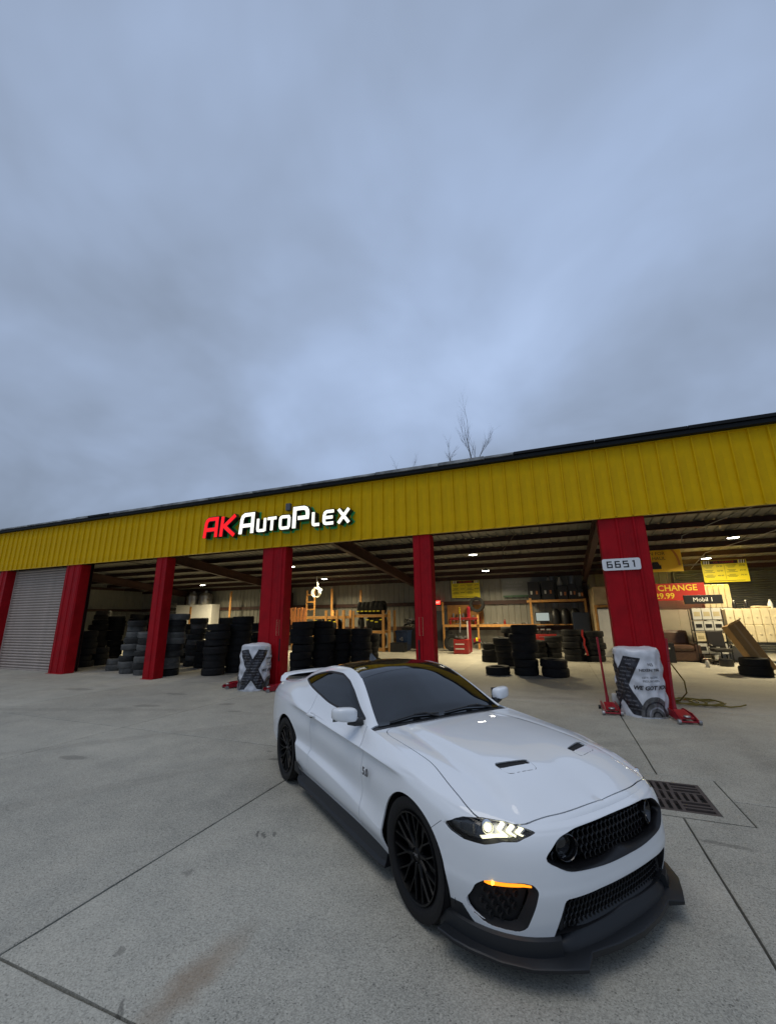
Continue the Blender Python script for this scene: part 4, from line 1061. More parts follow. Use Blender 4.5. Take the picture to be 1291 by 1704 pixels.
b = MB(); path = [(-3.50,-.755,.975),(-3.545,-.735,1.025),(-3.58,-.68,1.060),(-3.60,-.55,1.072),(-3.615,-.28,1.080),(-3.62,0,1.082)]; path += [(x, -y, z) for x, y, z in path[-2::-1]]
sec = [(.075,-.004),(.05,.010),(-.03,.013),(-.085,.020),(-.085,.008),(.02,-.012)]; V = []
for i, p in enumerate(path):
    t = (Vector(path[min(i+1, len(path)-1)])-Vector(path[max(i-1, 0)])).normalized(); nn = Vector((1,0,0)).cross(t); nn = nn if nn.length > 0 else Vector((0,0,1)); nn.normalize()
    if nn.z < 0 and abs(p[1]) < .6: nn = -nn
    for a, c in sec: V.append(Vector(p)+Vector((1,0,0))*a+nn*c)
k = len(sec); n = len(path); F = [(i*k+j, i*k+(j+1) % k, (i+1)*k+(j+1) % k, (i+1)*k+j) for i in range(n-1) for j in range(k)] + [tuple(range(k)), tuple(range((n-1)*k, n*k))]
b.add(V, F); b.build('spoiler', paint, car, smooth=True, ang=40)
for sg in (-1, 1):
    for k in range(3):
        b = MB(); y = sg*(.46+.095*k); b.box((-3.855+.035*k, y, .80), (.05, .055, .19), Matrix.Rotation(-sg*.25, 4, 'Z'), bev=.01); b.build('tail_lamp', taillens, car)
b = MB(); b.box((-3.86, 0, .46), (.06, 1.2, .22), bev=.02); b.build('rear_diffuser', M['black'], car)
# ---------------- wheels
def tyre_mesh(R, W, rim, name='tyre', m=None, groove=True, seg=56):
    hw = W/2; b = MB()
    pr = [(rim, -hw*.80), (rim+.012, -hw*.90), (R*.60+rim*.40, -hw*1.0), (R*.88+rim*.12, -hw*.97), (R*.965, -hw*.86), (R*.992, -hw*.70)]
    half = [(R, -hw*.55), (R, -hw*.36), (R-.007, -hw*.34), (R-.007, -hw*.27), (R, -hw*.25), (R, -hw*.05), (R-.007, -hw*.035), ] if groove else [(R, -hw*.4)]
    pr = pr + half + [(r, -z) for r, z in half[::-1]] + [(r, -z) for r, z in pr[::-1]]
    pr += [(rim-.012, hw*.70), (rim-.012, -hw*.70)]
    b.lathe(pr, seg, closed=True)
    k = len(pr)
    for i in range(0, seg, 2):     # shoulder blocks
        for a in (4, 5, k-7, k-8):
            x, y, z = b.v[i*k+a]; r = math.hypot(x, y); q = (r-.006)/r; b.v[i*k+a] = (x*q, y*q, z)
    return b.mesh(name, m or M['rubber'], smooth=True, ang=32)
cartyre = mat('car tyre rubber', (.006,.006,.007), .62, spec=.3, bump=.15, bscale=60)
tm = tyre_mesh(.342, .262, .245, m=cartyre)
# rim: barrel + split spokes
b = MB(); b.lathe([(.250,.118),(.247,.128),(.238,.124),(.232,.10),(.226,.02),(.215,-.10),(.205,-.10),(.20,-.11)], 48); barrel = b.mesh('rim', M['rim'], smooth=True)
def spoke_mesh():
    b = MB()
    def blade(pts, ws, th):
        V = []
        for i, (p, w) in enumerate(zip(pts, ws)):
            p = np.array(p); d = np.array(pts[min(i+1, len(pts)-1)])-np.array(pts[max(i-1, 0)]); d = d[:2]/np.linalg.norm(d[:2]); nn = np.array((-d[1], d[0]))
            for s_, dz in ((-1, 0), (-.55, th), (.55, th), (1, 0), (.8, -.03), (-.8, -.03)):
                V.append((p[0]+nn[0]*w*s_/2, p[1]+nn[1]*w*s_/2, p[2]+dz))
        k = len(pts); b.add(V, [(i*6+j, i*6+(j+1) % 6, (i+1)*6+(j+1) % 6, (i+1)*6+j) for i in range(k-1) for j in range(6)] + [tuple(range(6)), tuple(range(6*k-1, 6*k-7, -1))])
    blade([(.045,0,.088),(.09,0,.092),(.125,0,.098)], [.032,.024,.020], .010)
    for s_ in (-1, 1):
        blade([(.112,0,.097),(.15,s_*.012,.102),(.20,s_*.028,.107),(.238,s_*.038,.110)], [.016,.014,.013,.018], .008)
    return b.mesh('spoke', M['rim'])
spm = spoke_mesh()
b = MB(); b.lathe([(.0,.100),(.028,.100),(.034,.094),(.060,.086),(.066,.070),(.062,.02)], 32); hubm = b.mesh('hub_cap', M['rim'], smooth=True)
# galloping horse emblem, flat metal cut-out
HORSE = [(-.019,.002),(-.024,.007),(-.022,.009),(-.016,.006),(-.008,.0075),(.002,.006),(.008,.0085),(.012,.013),(.015,.012),(.019,.008),(.0175,.006),(.0135,.007),(.012,.003),(.019,-.001),(.022,-.005),(.0205,-.006),(.016,-.003),(.009,-.002),(.011,-.008),(.009,-.009),(.006,-.003),(-.004,-.001),(-.009,-.006),(-.016,-.009),(-.017,-.0075),(-.012,-.004),(-.013,.0)]
b = MB(); b.prism(HORSE, .100, .1025); emb = b.mesh('emblem', M['badge'])
b = MB(); b.lathe([(.165,-.008),(.165,.014),(.06,.014),(.06,-.008)], 40, closed=True); discm = b.mesh('brake_disc', M['disc'], smooth=True, ang=30)
b = MB(); V = []
for i in range(9):
    t = -.55+1.1*i/8
    for r, z in ((.10,.045),(.178,.045),(.182,.0),(.182,-.03),(.10,-.03)): V.append((r*math.cos(t), r*math.sin(t), z))
b.add(V, [(5*i+k, 5*i+5+k, 5*i+5+(k+1) % 5, 5*i+(k+1) % 5) for i in range(8) for k in range(5)] + [(0,1,2,3,4), (44,43,42,41,40)]); calm = b.mesh('brake_caliper', mat('caliper', (.02,.02,.022), .35), smooth=True)
for (x, y, st) in ((0, -.79, .0), (0, .79, .0), (-2.72, -.812, 0), (-2.72, .812, 0)):
    sg = -1 if y < 0 else 1
    w = bpy.data.objects.new('wheel', None); C.objects.link(w); w.parent = car; w.location = (x, y, .342)
    # local z -> outward; local x kept in the wheel plane
    base = Matrix(((1,0,0),(0,0,sg),(0,-sg,0))).to_4x4()
    w.rotation_euler = (Matrix.Rotation(st, 4, 'Z') @ base @ Matrix.Rotation(.21, 4, 'Z')).to_euler()
    link('tyre', tm, w); rm = link('rim', barrel, w)
    for k in range(10): link('spoke', spm, w, rot=(0, 0, 2*PI*k/10))
    link('hub_cap', hubm, w); link('emblem', emb, w, rot=(0, 0, -.21 if sg < 0 else PI-.21)); link('brake_disc', discm, w); link('brake_caliper', calm, w, rot=(0, 0, 0 if x < -1 else PI))
    for k in range(5):
        b = MB() if k == 0 else b
        if k == 0: b.cyl((.05,0,.075),(.05,0,.096),.008,n=6); nutm = b.mesh('lug_nut', M['steel'])
        link('lug_nut', nutm, w, rot=(0, 0, 2*PI*(k+.5)/5))
# ---------------------------------------------------------------- tyre stacks
TY = {}
for nm, R, W, rim in (('a', .385, .245, .215), ('b', .345, .215, .205), ('c', .41, .265, .235), ('d', .375, .27, .24)):
    for mk in ('rubber', 'dusty', 'greytyre'): TY[nm, mk] = (tyre_mesh(R, W, rim, 'tyre', M[mk], groove=True, seg=40), R, W)
ORD = ['first', 'second', 'third', 'fourth', 'fifth', 'sixth', 'seventh', 'eighth', 'ninth', 'tenth', 'eleventh', 'twelfth', 'thirteenth']
KIND = {'rubber': 'black', 'dusty': 'dusty', 'greytyre': 'grey'}
def stack(x, y, n, kind, mk, where, lean=0.0, jit=.045, group='stacked used tyres'):
    """a pile of n tyres; each tyre is a thing of its own"""
    z = 0.0; mks = mk if isinstance(mk, (list, tuple)) else [mk]
    for k in range(n):
        mname = mks[k % len(mks)]; me, R, W = TY[kind, mname]
        s = random.uniform(.88, 1.05); w = W*s*.985
        o = link('tyre', me, None, (x+random.uniform(-jit, jit)+lean*k, y+random.uniform(-jit, jit), z+w/2), (random.uniform(-.04, .04), random.uniform(-.04, .04), random.uniform(0, 6)), (s, s, s*random.uniform(.9, 1.05)))
        if n == 1: lab = KIND[mname] + ' tyre lying alone ' + where
        else: lab = '%s tyre, %s in the %s' % (KIND[mname], 'bottom' if k == 0 else 'topmost' if k == n-1 else ORD[k] + ' up', where)
        tag(o, lab, 'tyre', group); z += w
# centre bay
stack(-1.10, 14.42, 6, 'c', 'rubber', 'tallest stack of the centre bay floor')
stack(-1.98, 14.32, 1, 'c', 'rubber', 'on the bay floor left of the tallest stack')
stack(-.24, 14.30, 2, 'c', 'rubber', 'pair right of the tallest centre stack')
stack(-1.95, 16.75, 4, 'c', 'rubber', 'stack close behind the tyre lying alone')
stack(-1.85, 18.3, 6, 'a', ('rubber', 'dusty'), 'tall rear stack behind the tyre lying alone')
stack(-2.65, 17.9, 3, 'a', 'rubber', 'leftmost low stack behind the tyre lying alone')
stack(-.30, 20.2, 4, 'a', 'rubber', 'short stack before the red tool cabinet')
stack(-.98, 19.9, 3, 'a', 'rubber', 'lowest stack before the red tool cabinet')
stack(.45, 19.0, 5, 'a', 'rubber', 'stack left of the red ribbon')
stack(1.25, 19.0, 5, 'a', 'rubber', 'stack right of the red ribbon')
stack(5.30, 16.1, 2, 'c', 'rubber', 'left pair by the leaning brown carton', jit=.01)
stack(5.92, 15.3, 2, 'c', 'rubber', 'right pair by the leaning brown carton', jit=.01)
# left bay, between the wide and the narrow pillar
stack(-18.33, 12.50, 3, 'a', 'rubber', 'short dark stack beside the wide left pillar')
stack(-19.64, 14.02, 9, 'a', 'rubber', 'dark tall stack right behind the short dark one')
stack(-19.95, 13.40, 8, 'a', 'rubber', 'dark stack behind and left of the short one')
stack(-21.90, 14.82, 11, 'b', ('greytyre', 'dusty'), 'pale topped far stack against the left end')
stack(-18.95, 14.55, 9, 'a', ('rubber', 'rubber', 'dusty'), 'tall stack left of the leaning grey one')
stack(-18.45, 15.1, 9, 'a', ('rubber', 'dusty'), 'tall stack behind the leaning grey one')
stack(-19.96, 16.6, 11, 'b', ('greytyre', 'dusty'), 'far grey stack left of the narrow pillar')
stack(-19.20, 16.5, 13, 'b', ('greytyre', 'dusty'), 'tallest far stack left of the narrow pillar')
stack(-18.25, 11.80, 6, 'a', 'rubber', 'dark stack half hidden by the wide left pillar')
stack(-14.46, 10.98, 9, 'b', ('greytyre', 'greytyre', 'dusty'), 'leaning grey stack left of the narrow pillar', lean=.024, jit=.05)
stack(-13.59, 10.86, 7, 'b', ('greytyre', 'dusty'), 'grey stack touching the narrow pillar', lean=.020, jit=.04)
stack(-15.76, 11.45, 2, 'b', 'greytyre', 'low grey pair at the left')
stack(-12.50, 10.95, 10, 'b', ('rubber', 'greytyre', 'greytyre', 'dusty'), 'leaning stack hidden by the narrow pillar', lean=.024, jit=.05)
# between the narrow pillar and the wide pillar under the lit name
stack(-15.39, 14.25, 8, 'b', ('dusty', 'rubber', 'greytyre'), 'dusty stack right of the narrow pillar', jit=.05)
stack(-14.01, 13.40, 9, 'b', ('dusty', 'greytyre', 'dusty'), 'tall dusty stack before the white cabinet', jit=.05, lean=.030)
stack(-13.03, 13.03, 5, 'b', 'rubber', 'low dark stack left of the black front one')
stack(-11.06, 11.50, 7, 'a', 'rubber', 'black front stack left of the printed cover', jit=.03, lean=.018)
stack(-10.80, 12.35, 8, 'a', 'rubber', 'tallest black stack left of the printed cover', lean=.018)
stack(-13.77, 15.0, 8, 'a', ('rubber', 'dusty'), 'rear dark stack under the bare stud')
stack(-12.01, 14.9, 7, 'a', ('rubber', 'dusty'), 'rear dusty stack near the wide pillar')
stack(-10.88, 13.75, 6, 'a', 'rubber', 'black stack glimpsed over the printed cover')
# between the wide pillar and the car roof
stack(-8.15, 12.40, 7, 'c', 'rubber', 'big black stack nearest the wide pillar')
stack(-7.75, 13.15, 7, 'c', 'rubber', 'second big black stack from the wide pillar')
stack(-7.45, 13.95, 6, 'a', 'rubber', 'first black stack behind the car roof')
stack(-6.65, 13.9, 6, 'a', 'rubber', 'second black stack behind the car roof')
stack(-7.05, 15.6, 5, 'a', 'rubber', 'last black stack behind the car roof')
# tyre standing upright on the post of the bench, and leaning ones
def upright(x, y, z, kind, mk, rz, lab, tilt=0, s=1.0, group='tyres standing upright'):
    me, R, W = TY[kind, mk]
    o = link('tyre', me, None, (x, y, z+R*s), (0, 0, 0), (s, s, s)); o.rotation_euler = (Matrix.Rotation(rz, 4, 'Z') @ Matrix.Rotation(PI/2+tilt, 4, 'X')).to_euler()
    return tag(o, lab, 'tyre', group)
# ---------------------------------------------------------------- things in the bays
# wooden tyre rack, right section with three shelves
def rack(name, label, x0, x1, y0, y1, levels, posts, zt, m=M['wood']):
    cx, cy = (x0+x1)/2, (y0+y1)/2
    t = thing(name, label, 'rack', (cx, cy, 0))
    for z in levels:
        for yy in (y0+.05, y1-.05): b = MB(); b.box((0, yy-cy, z), (x1-x0+.3, .045, .14)); b.build('beam', m, t)
        b = MB(); b.box((0, 0, z+.078), (x1-x0, y1-y0-.2, .016)); b.build('shelf', M['ply'], t)
    for px in posts:
        for yy in (y0, y1): b = MB(); b.box((px-cx, yy-cy, zt/2), (.14, .05, zt)); b.build('post', m, t)
    return t
RY0, RY1 = 21.2, 22.0
rack('tyre_rack', 'lumber tyre rack of three shelves with tagged tyres left of the blue bin', -10.55, -8.85, RY0, RY1, (.09, 1.00, 1.86), (-10.6, -8.8, -8.45), 2.15)
rack('tyre_rack', 'long lumber rack behind the dark stacks, reddish boards at its left end', -14.6, -11.2, RY0-.1, RY1-.1, (.9, 1.80), (-14.5, -12.3, -11.6, -11.15), 2.2)
for k in range(6):
    upright(-10.35+k*.245, 21.6, 1.95, 'b', 'rubber', PI/2+.15, 'black tyre, %s from the left of six on the top rack shelf' % ORD[k], tilt=0, s=1.0, group='new tyres on the rack')
for k in range(3): upright(-8.98-k*.26, 21.6, 1.95, 'a', 'rubber', PI/2, 'black tyre, %s from the right at the end of the top shelf' % ORD[k], s=.95, group='new tyres on the rack')
for k in range(4): upright(-9.75+k*.27, 21.6, 1.09, 'a', 'rubber', PI/2+.1, 'black tyre, %s of the row of four on the middle shelf' % ORD[k], s=.95, group='new tyres on the rack')
upright(-10.3, 21.55, 1.09, 'a', 'rubber', PI/2+.7, 'turned black tyre alone at the left of the middle shelf', s=.95)
for k in range(5): upright(-12.9+k*.30, 21.4, .98, 'a', 'rubber', PI/2, 'tagged tyre, %s from the left on the long rack' % ORD[k], s=.95, group='new tyres on the rack')
for k in range(4): upright(-10.1+k*.36, 21.6, .18, 'c', 'rubber', PI/2, 'wide black tyre, %s from the left on the lowest rack shelf' % ORD[k], s=.9, group='new tyres on the rack')
# pale stickers on treads
for i, (x, z) in enumerate([(-12.9+k*.30, 1.62-.05*(k % 3)) for k in range(5)] + [(-9.75+k*.27, 1.66-.06*(k % 3)) for k in range(4)] + [(-10.35+k*.245, 2.12) for k in range(6)]):
    b = MB(); b.box((0, 0, 0), (.17, .004, .05)); o = b.build('tread_label', M['posteryellow'], None, loc=(x, 21.2 - (.02 if i < 5 else -.035) , z)); o.location.y = 20.985 if i < 5 else (21.20 if i < 9 else 21.24)
    tag(o, 'small yellow tag, %s from the left on the %s' % ((ORD[i], 'long rack') if i < 5 else (ORD[i-5], 'middle rack shelf') if i < 9 else (ORD[i-9], 'top rack shelf')), 'tag', 'yellow tags on racked tyres')
# stacked reddish boards and ladder-like studs at the left
t = thing('lumber_bundle', 'bundle of reddish boards standing on the long rack', 'lumber', (-14.1, 21.0, 1.45))
for k in range(5): b = MB(); b.box((-.45+k*.21, .02*k, .45), (.15, .04, .95+.05*(k % 2)), Matrix.Rotation(.05*(k-2), 4, 'Y')); b.build('board', M['rwood'], t)
t = thing('wooden_ladder', 'tall lumber ladder frame standing behind the hose coil', 'ladder', (-14.3, 22.6, 0))
for x in (-.28, .28): b = MB(); b.box((x, 0, 1.75), (.07, .09, 3.5)); b.build('rail', M['wood'], t)
for k in range(7): b = MB(); b.box((0, -.05, .5+.45*k), (.6, .03, .08)); b.build('rung', M['wood'], t)
for x, h, w in ((-13.35, 3.6, 'tall stud right of the ladder frame'), (-11.3, 3.45, 'tall stud between the two racks'), (-21.6, 3.7, 'yellowish stud right of the white tank box')):
    b = MB(); b.box((0, 0, h/2), (.14, .06, h)); tag(b.build('timber_stud', M['wood'], None, loc=(x, 23.6, 0)), 'upright lumber stud, ' + w, 'timber')
# white hose coil hanging from a purlin
b = MB(); pts = [(0, 0, 1.15), (.02, 0, .75), (.10, 0, .45)]
for k in range(34):
    a = PI*.25 - 2*PI*k/16.0; pts.append((.28*math.cos(a)*(1+.03*math.sin(k)), .012*k-.2, .05+.28*math.sin(a)))
b.tube(pts, .028, n=8); hc = b.build('hose_coil', M['hosew'], None, smooth=True, loc=(-13.3, 21.6, 3.22)); tag(hc, 'white hose coil hanging from the ceiling over the racks', 'hose')
# blue recycling bin and black bin
t = thing('recycling_bin', 'blue recycling bin standing right of the tyre rack', 'bin', (-8.0, 22.2, 0))
b = MB(); b.add([(sx*(.28 if z == 0 else .34), sy*(.30 if z == 0 else .38), z) for z in (0, 1.0) for sx, sy in ((-1,-1),(1,-1),(1,1),(-1,1))], [(0,3,2,1),(4,5,6,7),(0,1,5,4),(1,2,6,5),(2,3,7,6),(3,0,4,7)]); b.build('bin_body', M['blue'], t)
b = MB(); b.box((0, -.02, 1.03), (.74, .84, .06), bev=.02); b.build('lid', M['blue'], t)
b = MB()
for k in range(3):
    a = 2*PI*k/3; Mx = Matrix.Translation((0, -.365, .62)) @ Matrix.Rotation(a, 4, 'Y')
    b.add([(-.075,0,.045),(.02,0,.095),(.045,0,.055),(-.05,0,.015)], [(0,1,2,3)], Mx); b.add([(.0,0,.12),(.085,0,.085),(.045,0,.03)], [(0,1,2)], Mx)
b.build('recycling_mark', M['bagtext'], t)
t = thing('floor_crate', 'black crate of scrap in front of the blue bin', 'crate', (-8.0, 21.4, 0)); b = MB(); b.box((0, 0, .22), (.8, .5, .44), bev=.02); b.build('crate_body', M['black'], t); b = MB(); b.box((0, 0, .45), (.82, .52, .03), bev=.01); b.build('rim', M['black'], t)
t = thing('shop_scooter', 'dark tangle of machine parts on a stand above the blue bin', 'machine', (-7.9, 23.6, 0))
for k in range(9):
    b = MB(); a = rng.rand(6); b.tube([(-.6+1.2*a[0], 0, 1.2+.3*a[1]), (-.6+1.2*a[2], .1, 1.35+.3*a[3]), (-.6+1.2*a[4], 0, 1.3+.5*a[5])], .03, n=6); b.build('rod', M['steel'] if k % 3 == 0 else M['black'], t)
b = MB(); b.box((0, 0, .6), (1.3, .4, 1.18), bev=.02); b.build('stand', M['black'], t)
# white tank box with two galvanised tanks
t = thing('tank_cabinet', 'large white cabinet by the rear wall at the far left', 'cabinet', (-25.6, 24.0, 0))
b = MB(); b.box((0, 0, 1.42), (4.6, .8, 2.84), bev=.02); b.build('cabinet_body', M['white'], t)
b = MB(); b.box((.3, -.42, 1.6), (.14, .05, 2.2)); b.build('post', M['wood'], t)
for k, x in enumerate((-25.5, -24.3)):
    t = thing('water_tank', ('left' if k == 0 else 'right') + ' galvanised tank standing on the white cabinet', 'tank', (x, 23.95, 2.85), 0, 'tanks on the white cabinet')
    b = MB(); b.lathe([(0,0),(.46,0),(.48,.06),(.48,.32),(.44,.36),(.48,.40),(.48,.62),(.36,.78),(.16,.84),(.0,.84)], 24); b.build('drum', M['tankm'], t, smooth=True)
    b = MB(); b.cyl((0,0,.84), (0,0,1.0), .10, n=14); b.build('collar', M['tankm'], t)
# ---- workbench, tool board, poster
t = thing('workbench', 'long lumber bench along the rear wall with a tool board', 'bench', (-3.7, 24.0, 0))
b = MB(); b.box((0, 0, 1.30), (4.9, .62, .05)); b.build('top', M['wood'], t)
b = MB(); b.box((0, -.30, 1.25), (4.9, .04, .12)); b.build('rail', M['wood'], t)
for x in (-2.4, -.45, 1.1, 2.40): b = MB(); b.box((x, -.27, .62), (.10, .09, 1.24)); b.build('leg', M['wood'], t)
b = MB(); b.box((-2.42, -.27, 1.95), (.10, .09, 1.25)); b.build('upright', M['wood'], t)
b = MB(); b.box((2.42, -.27, 2.0), (.11, .09, 1.35)); b.build('upright', M['wood'], t)
b = MB(); b.box((-1.25, .30, 1.88), (2.1, .03, 1.05)); b.build('tool_board', mat('brown pegboard', (.28,.13,.035), .7, var=.3, vscale=3), t)
tools = thing('hanging_tools', 'yellow chain and red tools hanging on the brown tool board', 'tools', (-4.9, 24.2, 1.45))
for k in range(7): b = MB(); b.box((-.35+.012*(k % 2), 0, .2+.10*k), (.05, .04, .085), bev=.01); b.build('chain_link', M['posteryellow'], tools)
for k in range(10): b = MB(); x = -.9+.19*k; h = .15+.3*rng.rand(); b.box((x, -.02, .05+h/2), (.05+.05*rng.rand(), .06, h), bev=.01); b.build('tool', [M['toolred'], M['steel'], M['black']][k % 3], tools)
for k in range(9):
    x = -5.9+.5*k+.2*rng.rand(); kind = k % 3
    if kind == 0:
        o = thing('oil_can', 'small red can on the bench, place %s from the left' % ORD[k], 'can', (x, 23.85, 1.326)); b = MB(); b.lathe([(0,0),(.06,0),(.06,.16),(.03,.20),(.02,.24),(0,.24)], 12); b.build('can_body', M['toolred'], o); b = MB(); b.cyl((0,0,.24),(0,0,.27),.022); b.build('cap', M['black'], o)
    else:
        o = thing('hand_tool', 'hand tool lying on the bench, place %s from the left' % ORD[k], 'tool', (x, 23.8, 1.33)); b = MB(); b.tube([(-.12,0,.03),(0,.03,.05),(.12,.02,.03)], .02, n=6); b.build('handle', M['steel'] if kind == 1 else M['black'], o); b = MB(); b.box((.14,.02,.05), (.09,.07,.08), bev=.01); b.build('head', M['steel'], o)
def board(name, label, cat, w, h, loc, m, th=.02, rot=(0,0,0)):
    o = thing(name, label, cat, loc, rot=rot); b = MB(); b.box((0, 0, h/2), (w, th, h)); b.build('panel', m, o); return o
def price_board(label, loc, w, h, rot=(0,0,0)):
    o = board('price_board', label, 'sign', w, h, loc, M['posteryellow'], rot=rot); f = -.013; R90 = (PI/2, 0, 0)
    b = MB(); b.box((0, f+.001, h*.91), (w*.62, .004, h*.15)); b.build('title_strip', mat('title strip', (.03,.01,.012), .5) if 'title strip' not in bpy.data.materials else bpy.data.materials['title strip'], o)
    for sx in (-1, 1):
        for k in range(6):
            b = MB(); x = sx*w*(.335+.026*k); b.add([(x-.022*w*.5, f, h*.84), (x+.010*w, f, h*.84), (x+.024*w, f, h*.985), (x-.0*w, f, h*.985)], [(0,1,2,3)]); b.build('stripe', M['signblack'] if k % 2 else M['white'], o)
    text_part('title', 'OIL CHANGE', h*.13, M['redtext'], o, (0, f-.004, h*.905), R90)
    P = [['29.99', '39.99'], ['44.99', '69.99'], ['49.99', '79.99']]; lines = MB()
    for r in range(3):
        for c in range(2):
            x0 = -w*.47 if c == 0 else w*.03; z = h*(.72-.215*r)
            text_part('price', P[r][c], h*.105, M['signblack'], o, (x0+w*.36, f-.001, z), R90)
            for q in range(3): lines.box((x0+w*.12, f, z+h*(.045-.05*q)), (w*(.24-.05*((r+q) % 3)), .001, h*.016))
    lines.box((0, f, h*.06), (w*.8, .001, h*.018)); l = lines.build('print_lines', M['signblack'], o); l['kind'] = 'stuff'
    b = MB(); b.box((0, f, h*.46), (.008, .001, h*.7)); b.build('divider', M['signblack'], o)
    return o
price_board('yellow oil change price board on the rear wall over the tool board', (-4.86, 24.36, 2.82), 1.66, 1.0)
price_board('yellow oil change price board hanging in the right bay over the white jugs', (6.46, 20.5, 3.0), 1.5, .88)
o = board('wall_poster', 'grey poster with white wording on the rear wall', 'poster', 2.6, 1.05, (-1.45, 24.36, 2.78), M['greyposter'])
for k, s_ in enumerate(('TRUST US TO', 'MAKE EVERY', 'JOURNEY COUNT')): text_part('lettering', s_, .15, M['bagtext'], o, (-1.1, -.014, .80-.19*k), (PI/2, 0, 0), align='LEFT')
b = MB(); b.box((0, -.012, .05), (2.6, .004, .10)); b.build('green_strip', mat('green strip', (.03,.09,.045), .5), o)
ex = thing('exit_sign', 'small red lit exit sign above the rear door', 'sign', (-6.58, 24.28, 2.47)); b = MB(); b.box((0, 0, .11), (.36, .05, .22), bev=.01); b.build('housing', M['exit'], ex); text_part('lettering', 'EXIT', .15, M['letterwhite'] , ex, (0, -.028, .11), (PI/2, 0, 0))
# shelf with jugs at the right end of the bench
t = thing('wall_shelf', 'lumber wall shelf holding black cases right of the bench', 'shelf', (-.02, 23.95, 0))
b = MB(); b.box((0, 0, 2.55), (2.9, .55, .05)); b.build('board', M['wood'], t)
b = MB(); b.box((0, -.27, 2.51), (2.9, .04, .12)); b.build('rail', M['wood'], t)
b = MB(); b.box((0, 0, 1.30), (2.9, .55, .05)); b.build('lower_board', M['wood'], t)
b = MB(); b.box((1.4, -.2, 1.3), (.1, .1, 2.6)); b.build('post', M['wood'], t)
for k, (x, w, h) in enumerate([(-1.05, .62, .95), (-.35, .60, 1.0), (.38, .45, .72), (.85, .40, .78), (1.22, .28, .55)]):
    o = thing('black_case', 'black carton case %s from the left on the wall shelf' % ORD[k], 'case', (x, 23.95, 2.578), 0, 'black cases on the wall shelf')
    b = MB(); b.box((0, 0, h/2), (w, .45, h), bev=.01); b.build('case_body', M['black'], o)
    for q in (-1, 1): b = MB(); b.box((q*w*.22, -.228, h*.4), (.09, .004, .18)); b.build('case_print', M['boxgrey'] if q < 0 else M['rwood'], o)
for k, x in enumerate((-.35, .28)):
    o = thing('white_jug', ('left' if k == 0 else 'right') + ' pale jug on top of the wall shelf', 'jug', (x*.9+.02, 24.25, 2.578)); b = MB(); b.lathe([(0,0),(.13,0),(.13,.9),(.06,1.1),(.05,1.2),(0,1.2)], 16); b.build('jug_body', M['boxgrey'], o, smooth=True); b = MB(); b.cyl((0,0,1.2),(0,0,1.26),.055); b.build('cap', M['black'], o)
o = thing('monitor', 'lit screen on the lower wall shelf', 'monitor', (-.75, 23.9, 1.326)); b = MB(); b.box((0, 0, .36), (.72, .05, .48), bev=.01); b.build('frame', M['black'], o); b = MB(); b.box((0, -.027, .37), (.64, .004, .40)); b.build('screen', M['screen'], o); b = MB(); b.box((0, .02, .06), (.3, .2, .12)); b.build('stand', M['black'], o)
for k, x in enumerate((-.15, .32, .78)):
    o = thing('black_box', 'dark lumpy sack %s from the left under the wall shelf' % ORD[k], 'sack', (x+.05, 23.85, 1.326), 0, 'dark sacks'); b = MB(); b.lathe([(0,0),(.24,0),(.27,.25),(.24,.62),(.12,.78),(0,.80)], 14); b.build('sack_body', M['black'], o, smooth=True)
o = thing('blue_cabinet', 'dark blue tall cabinet at the right end of the wall shelf', 'cabinet', (1.05, 22.9, 0)); b = MB(); b.box((0, 0, .95), (.75, .5, 1.9), bev=.02); b.build('body', mat('dark blue', (.015,.022,.04), .45), o); b = MB(); b.box((0, -.256, 1.35), (.62, .012, .7)); b.build('door', bpy.data.materials['dark blue'], o)
o = thing('tool_cabinet', 'red tool cabinet with drawers under the screen', 'cabinet', (-.75, 23.3, 0)); b = MB(); b.box((0, 0, .42), (1.2, .5, .84), bev=.02); b.build('body', M['toolred'], o)
for k in range(4): b = MB(); b.box((0, -.256, .15+.19*k), (1.1, .014, .165), bev=.004); d_ = b.build('drawer', M['toolred'], o); h = MB(); h.box((0, -.275, .15+.19*k), (.5, .02, .02)); h.build('handle', M['steel'], d_)
for k in range(3): o = thing('air_tool', 'chrome air tool %s from the left on the red cabinet' % ORD[k], 'tool', (-1.1+.3*k, 23.25, .846)); b = MB(); b.cyl((-.1,0,.20),(.1,0,.22),.055,.045,n=12); b.build('barrel', M['steel'], o, smooth=True); b = MB(); b.tube([(-.04,0,.20),(-.06,0,.0)], .03); b.build('grip', M['black'], o)
# leaning wheel-less tyre resting on the post
upright(-4.12, 23.55, 1.98, 'd', 'rubber', 0, 'single tyre resting upright on the bench post under the price board', s=1.12)
b = MB(); b.box((0,0,.33), (.10,.09,.66)); tag(b.build('tyre_post', M['wood'], None, loc=(-4.12, 23.6, 1.326)), 'short lumber post on the bench carrying the upright tyre', 'post')
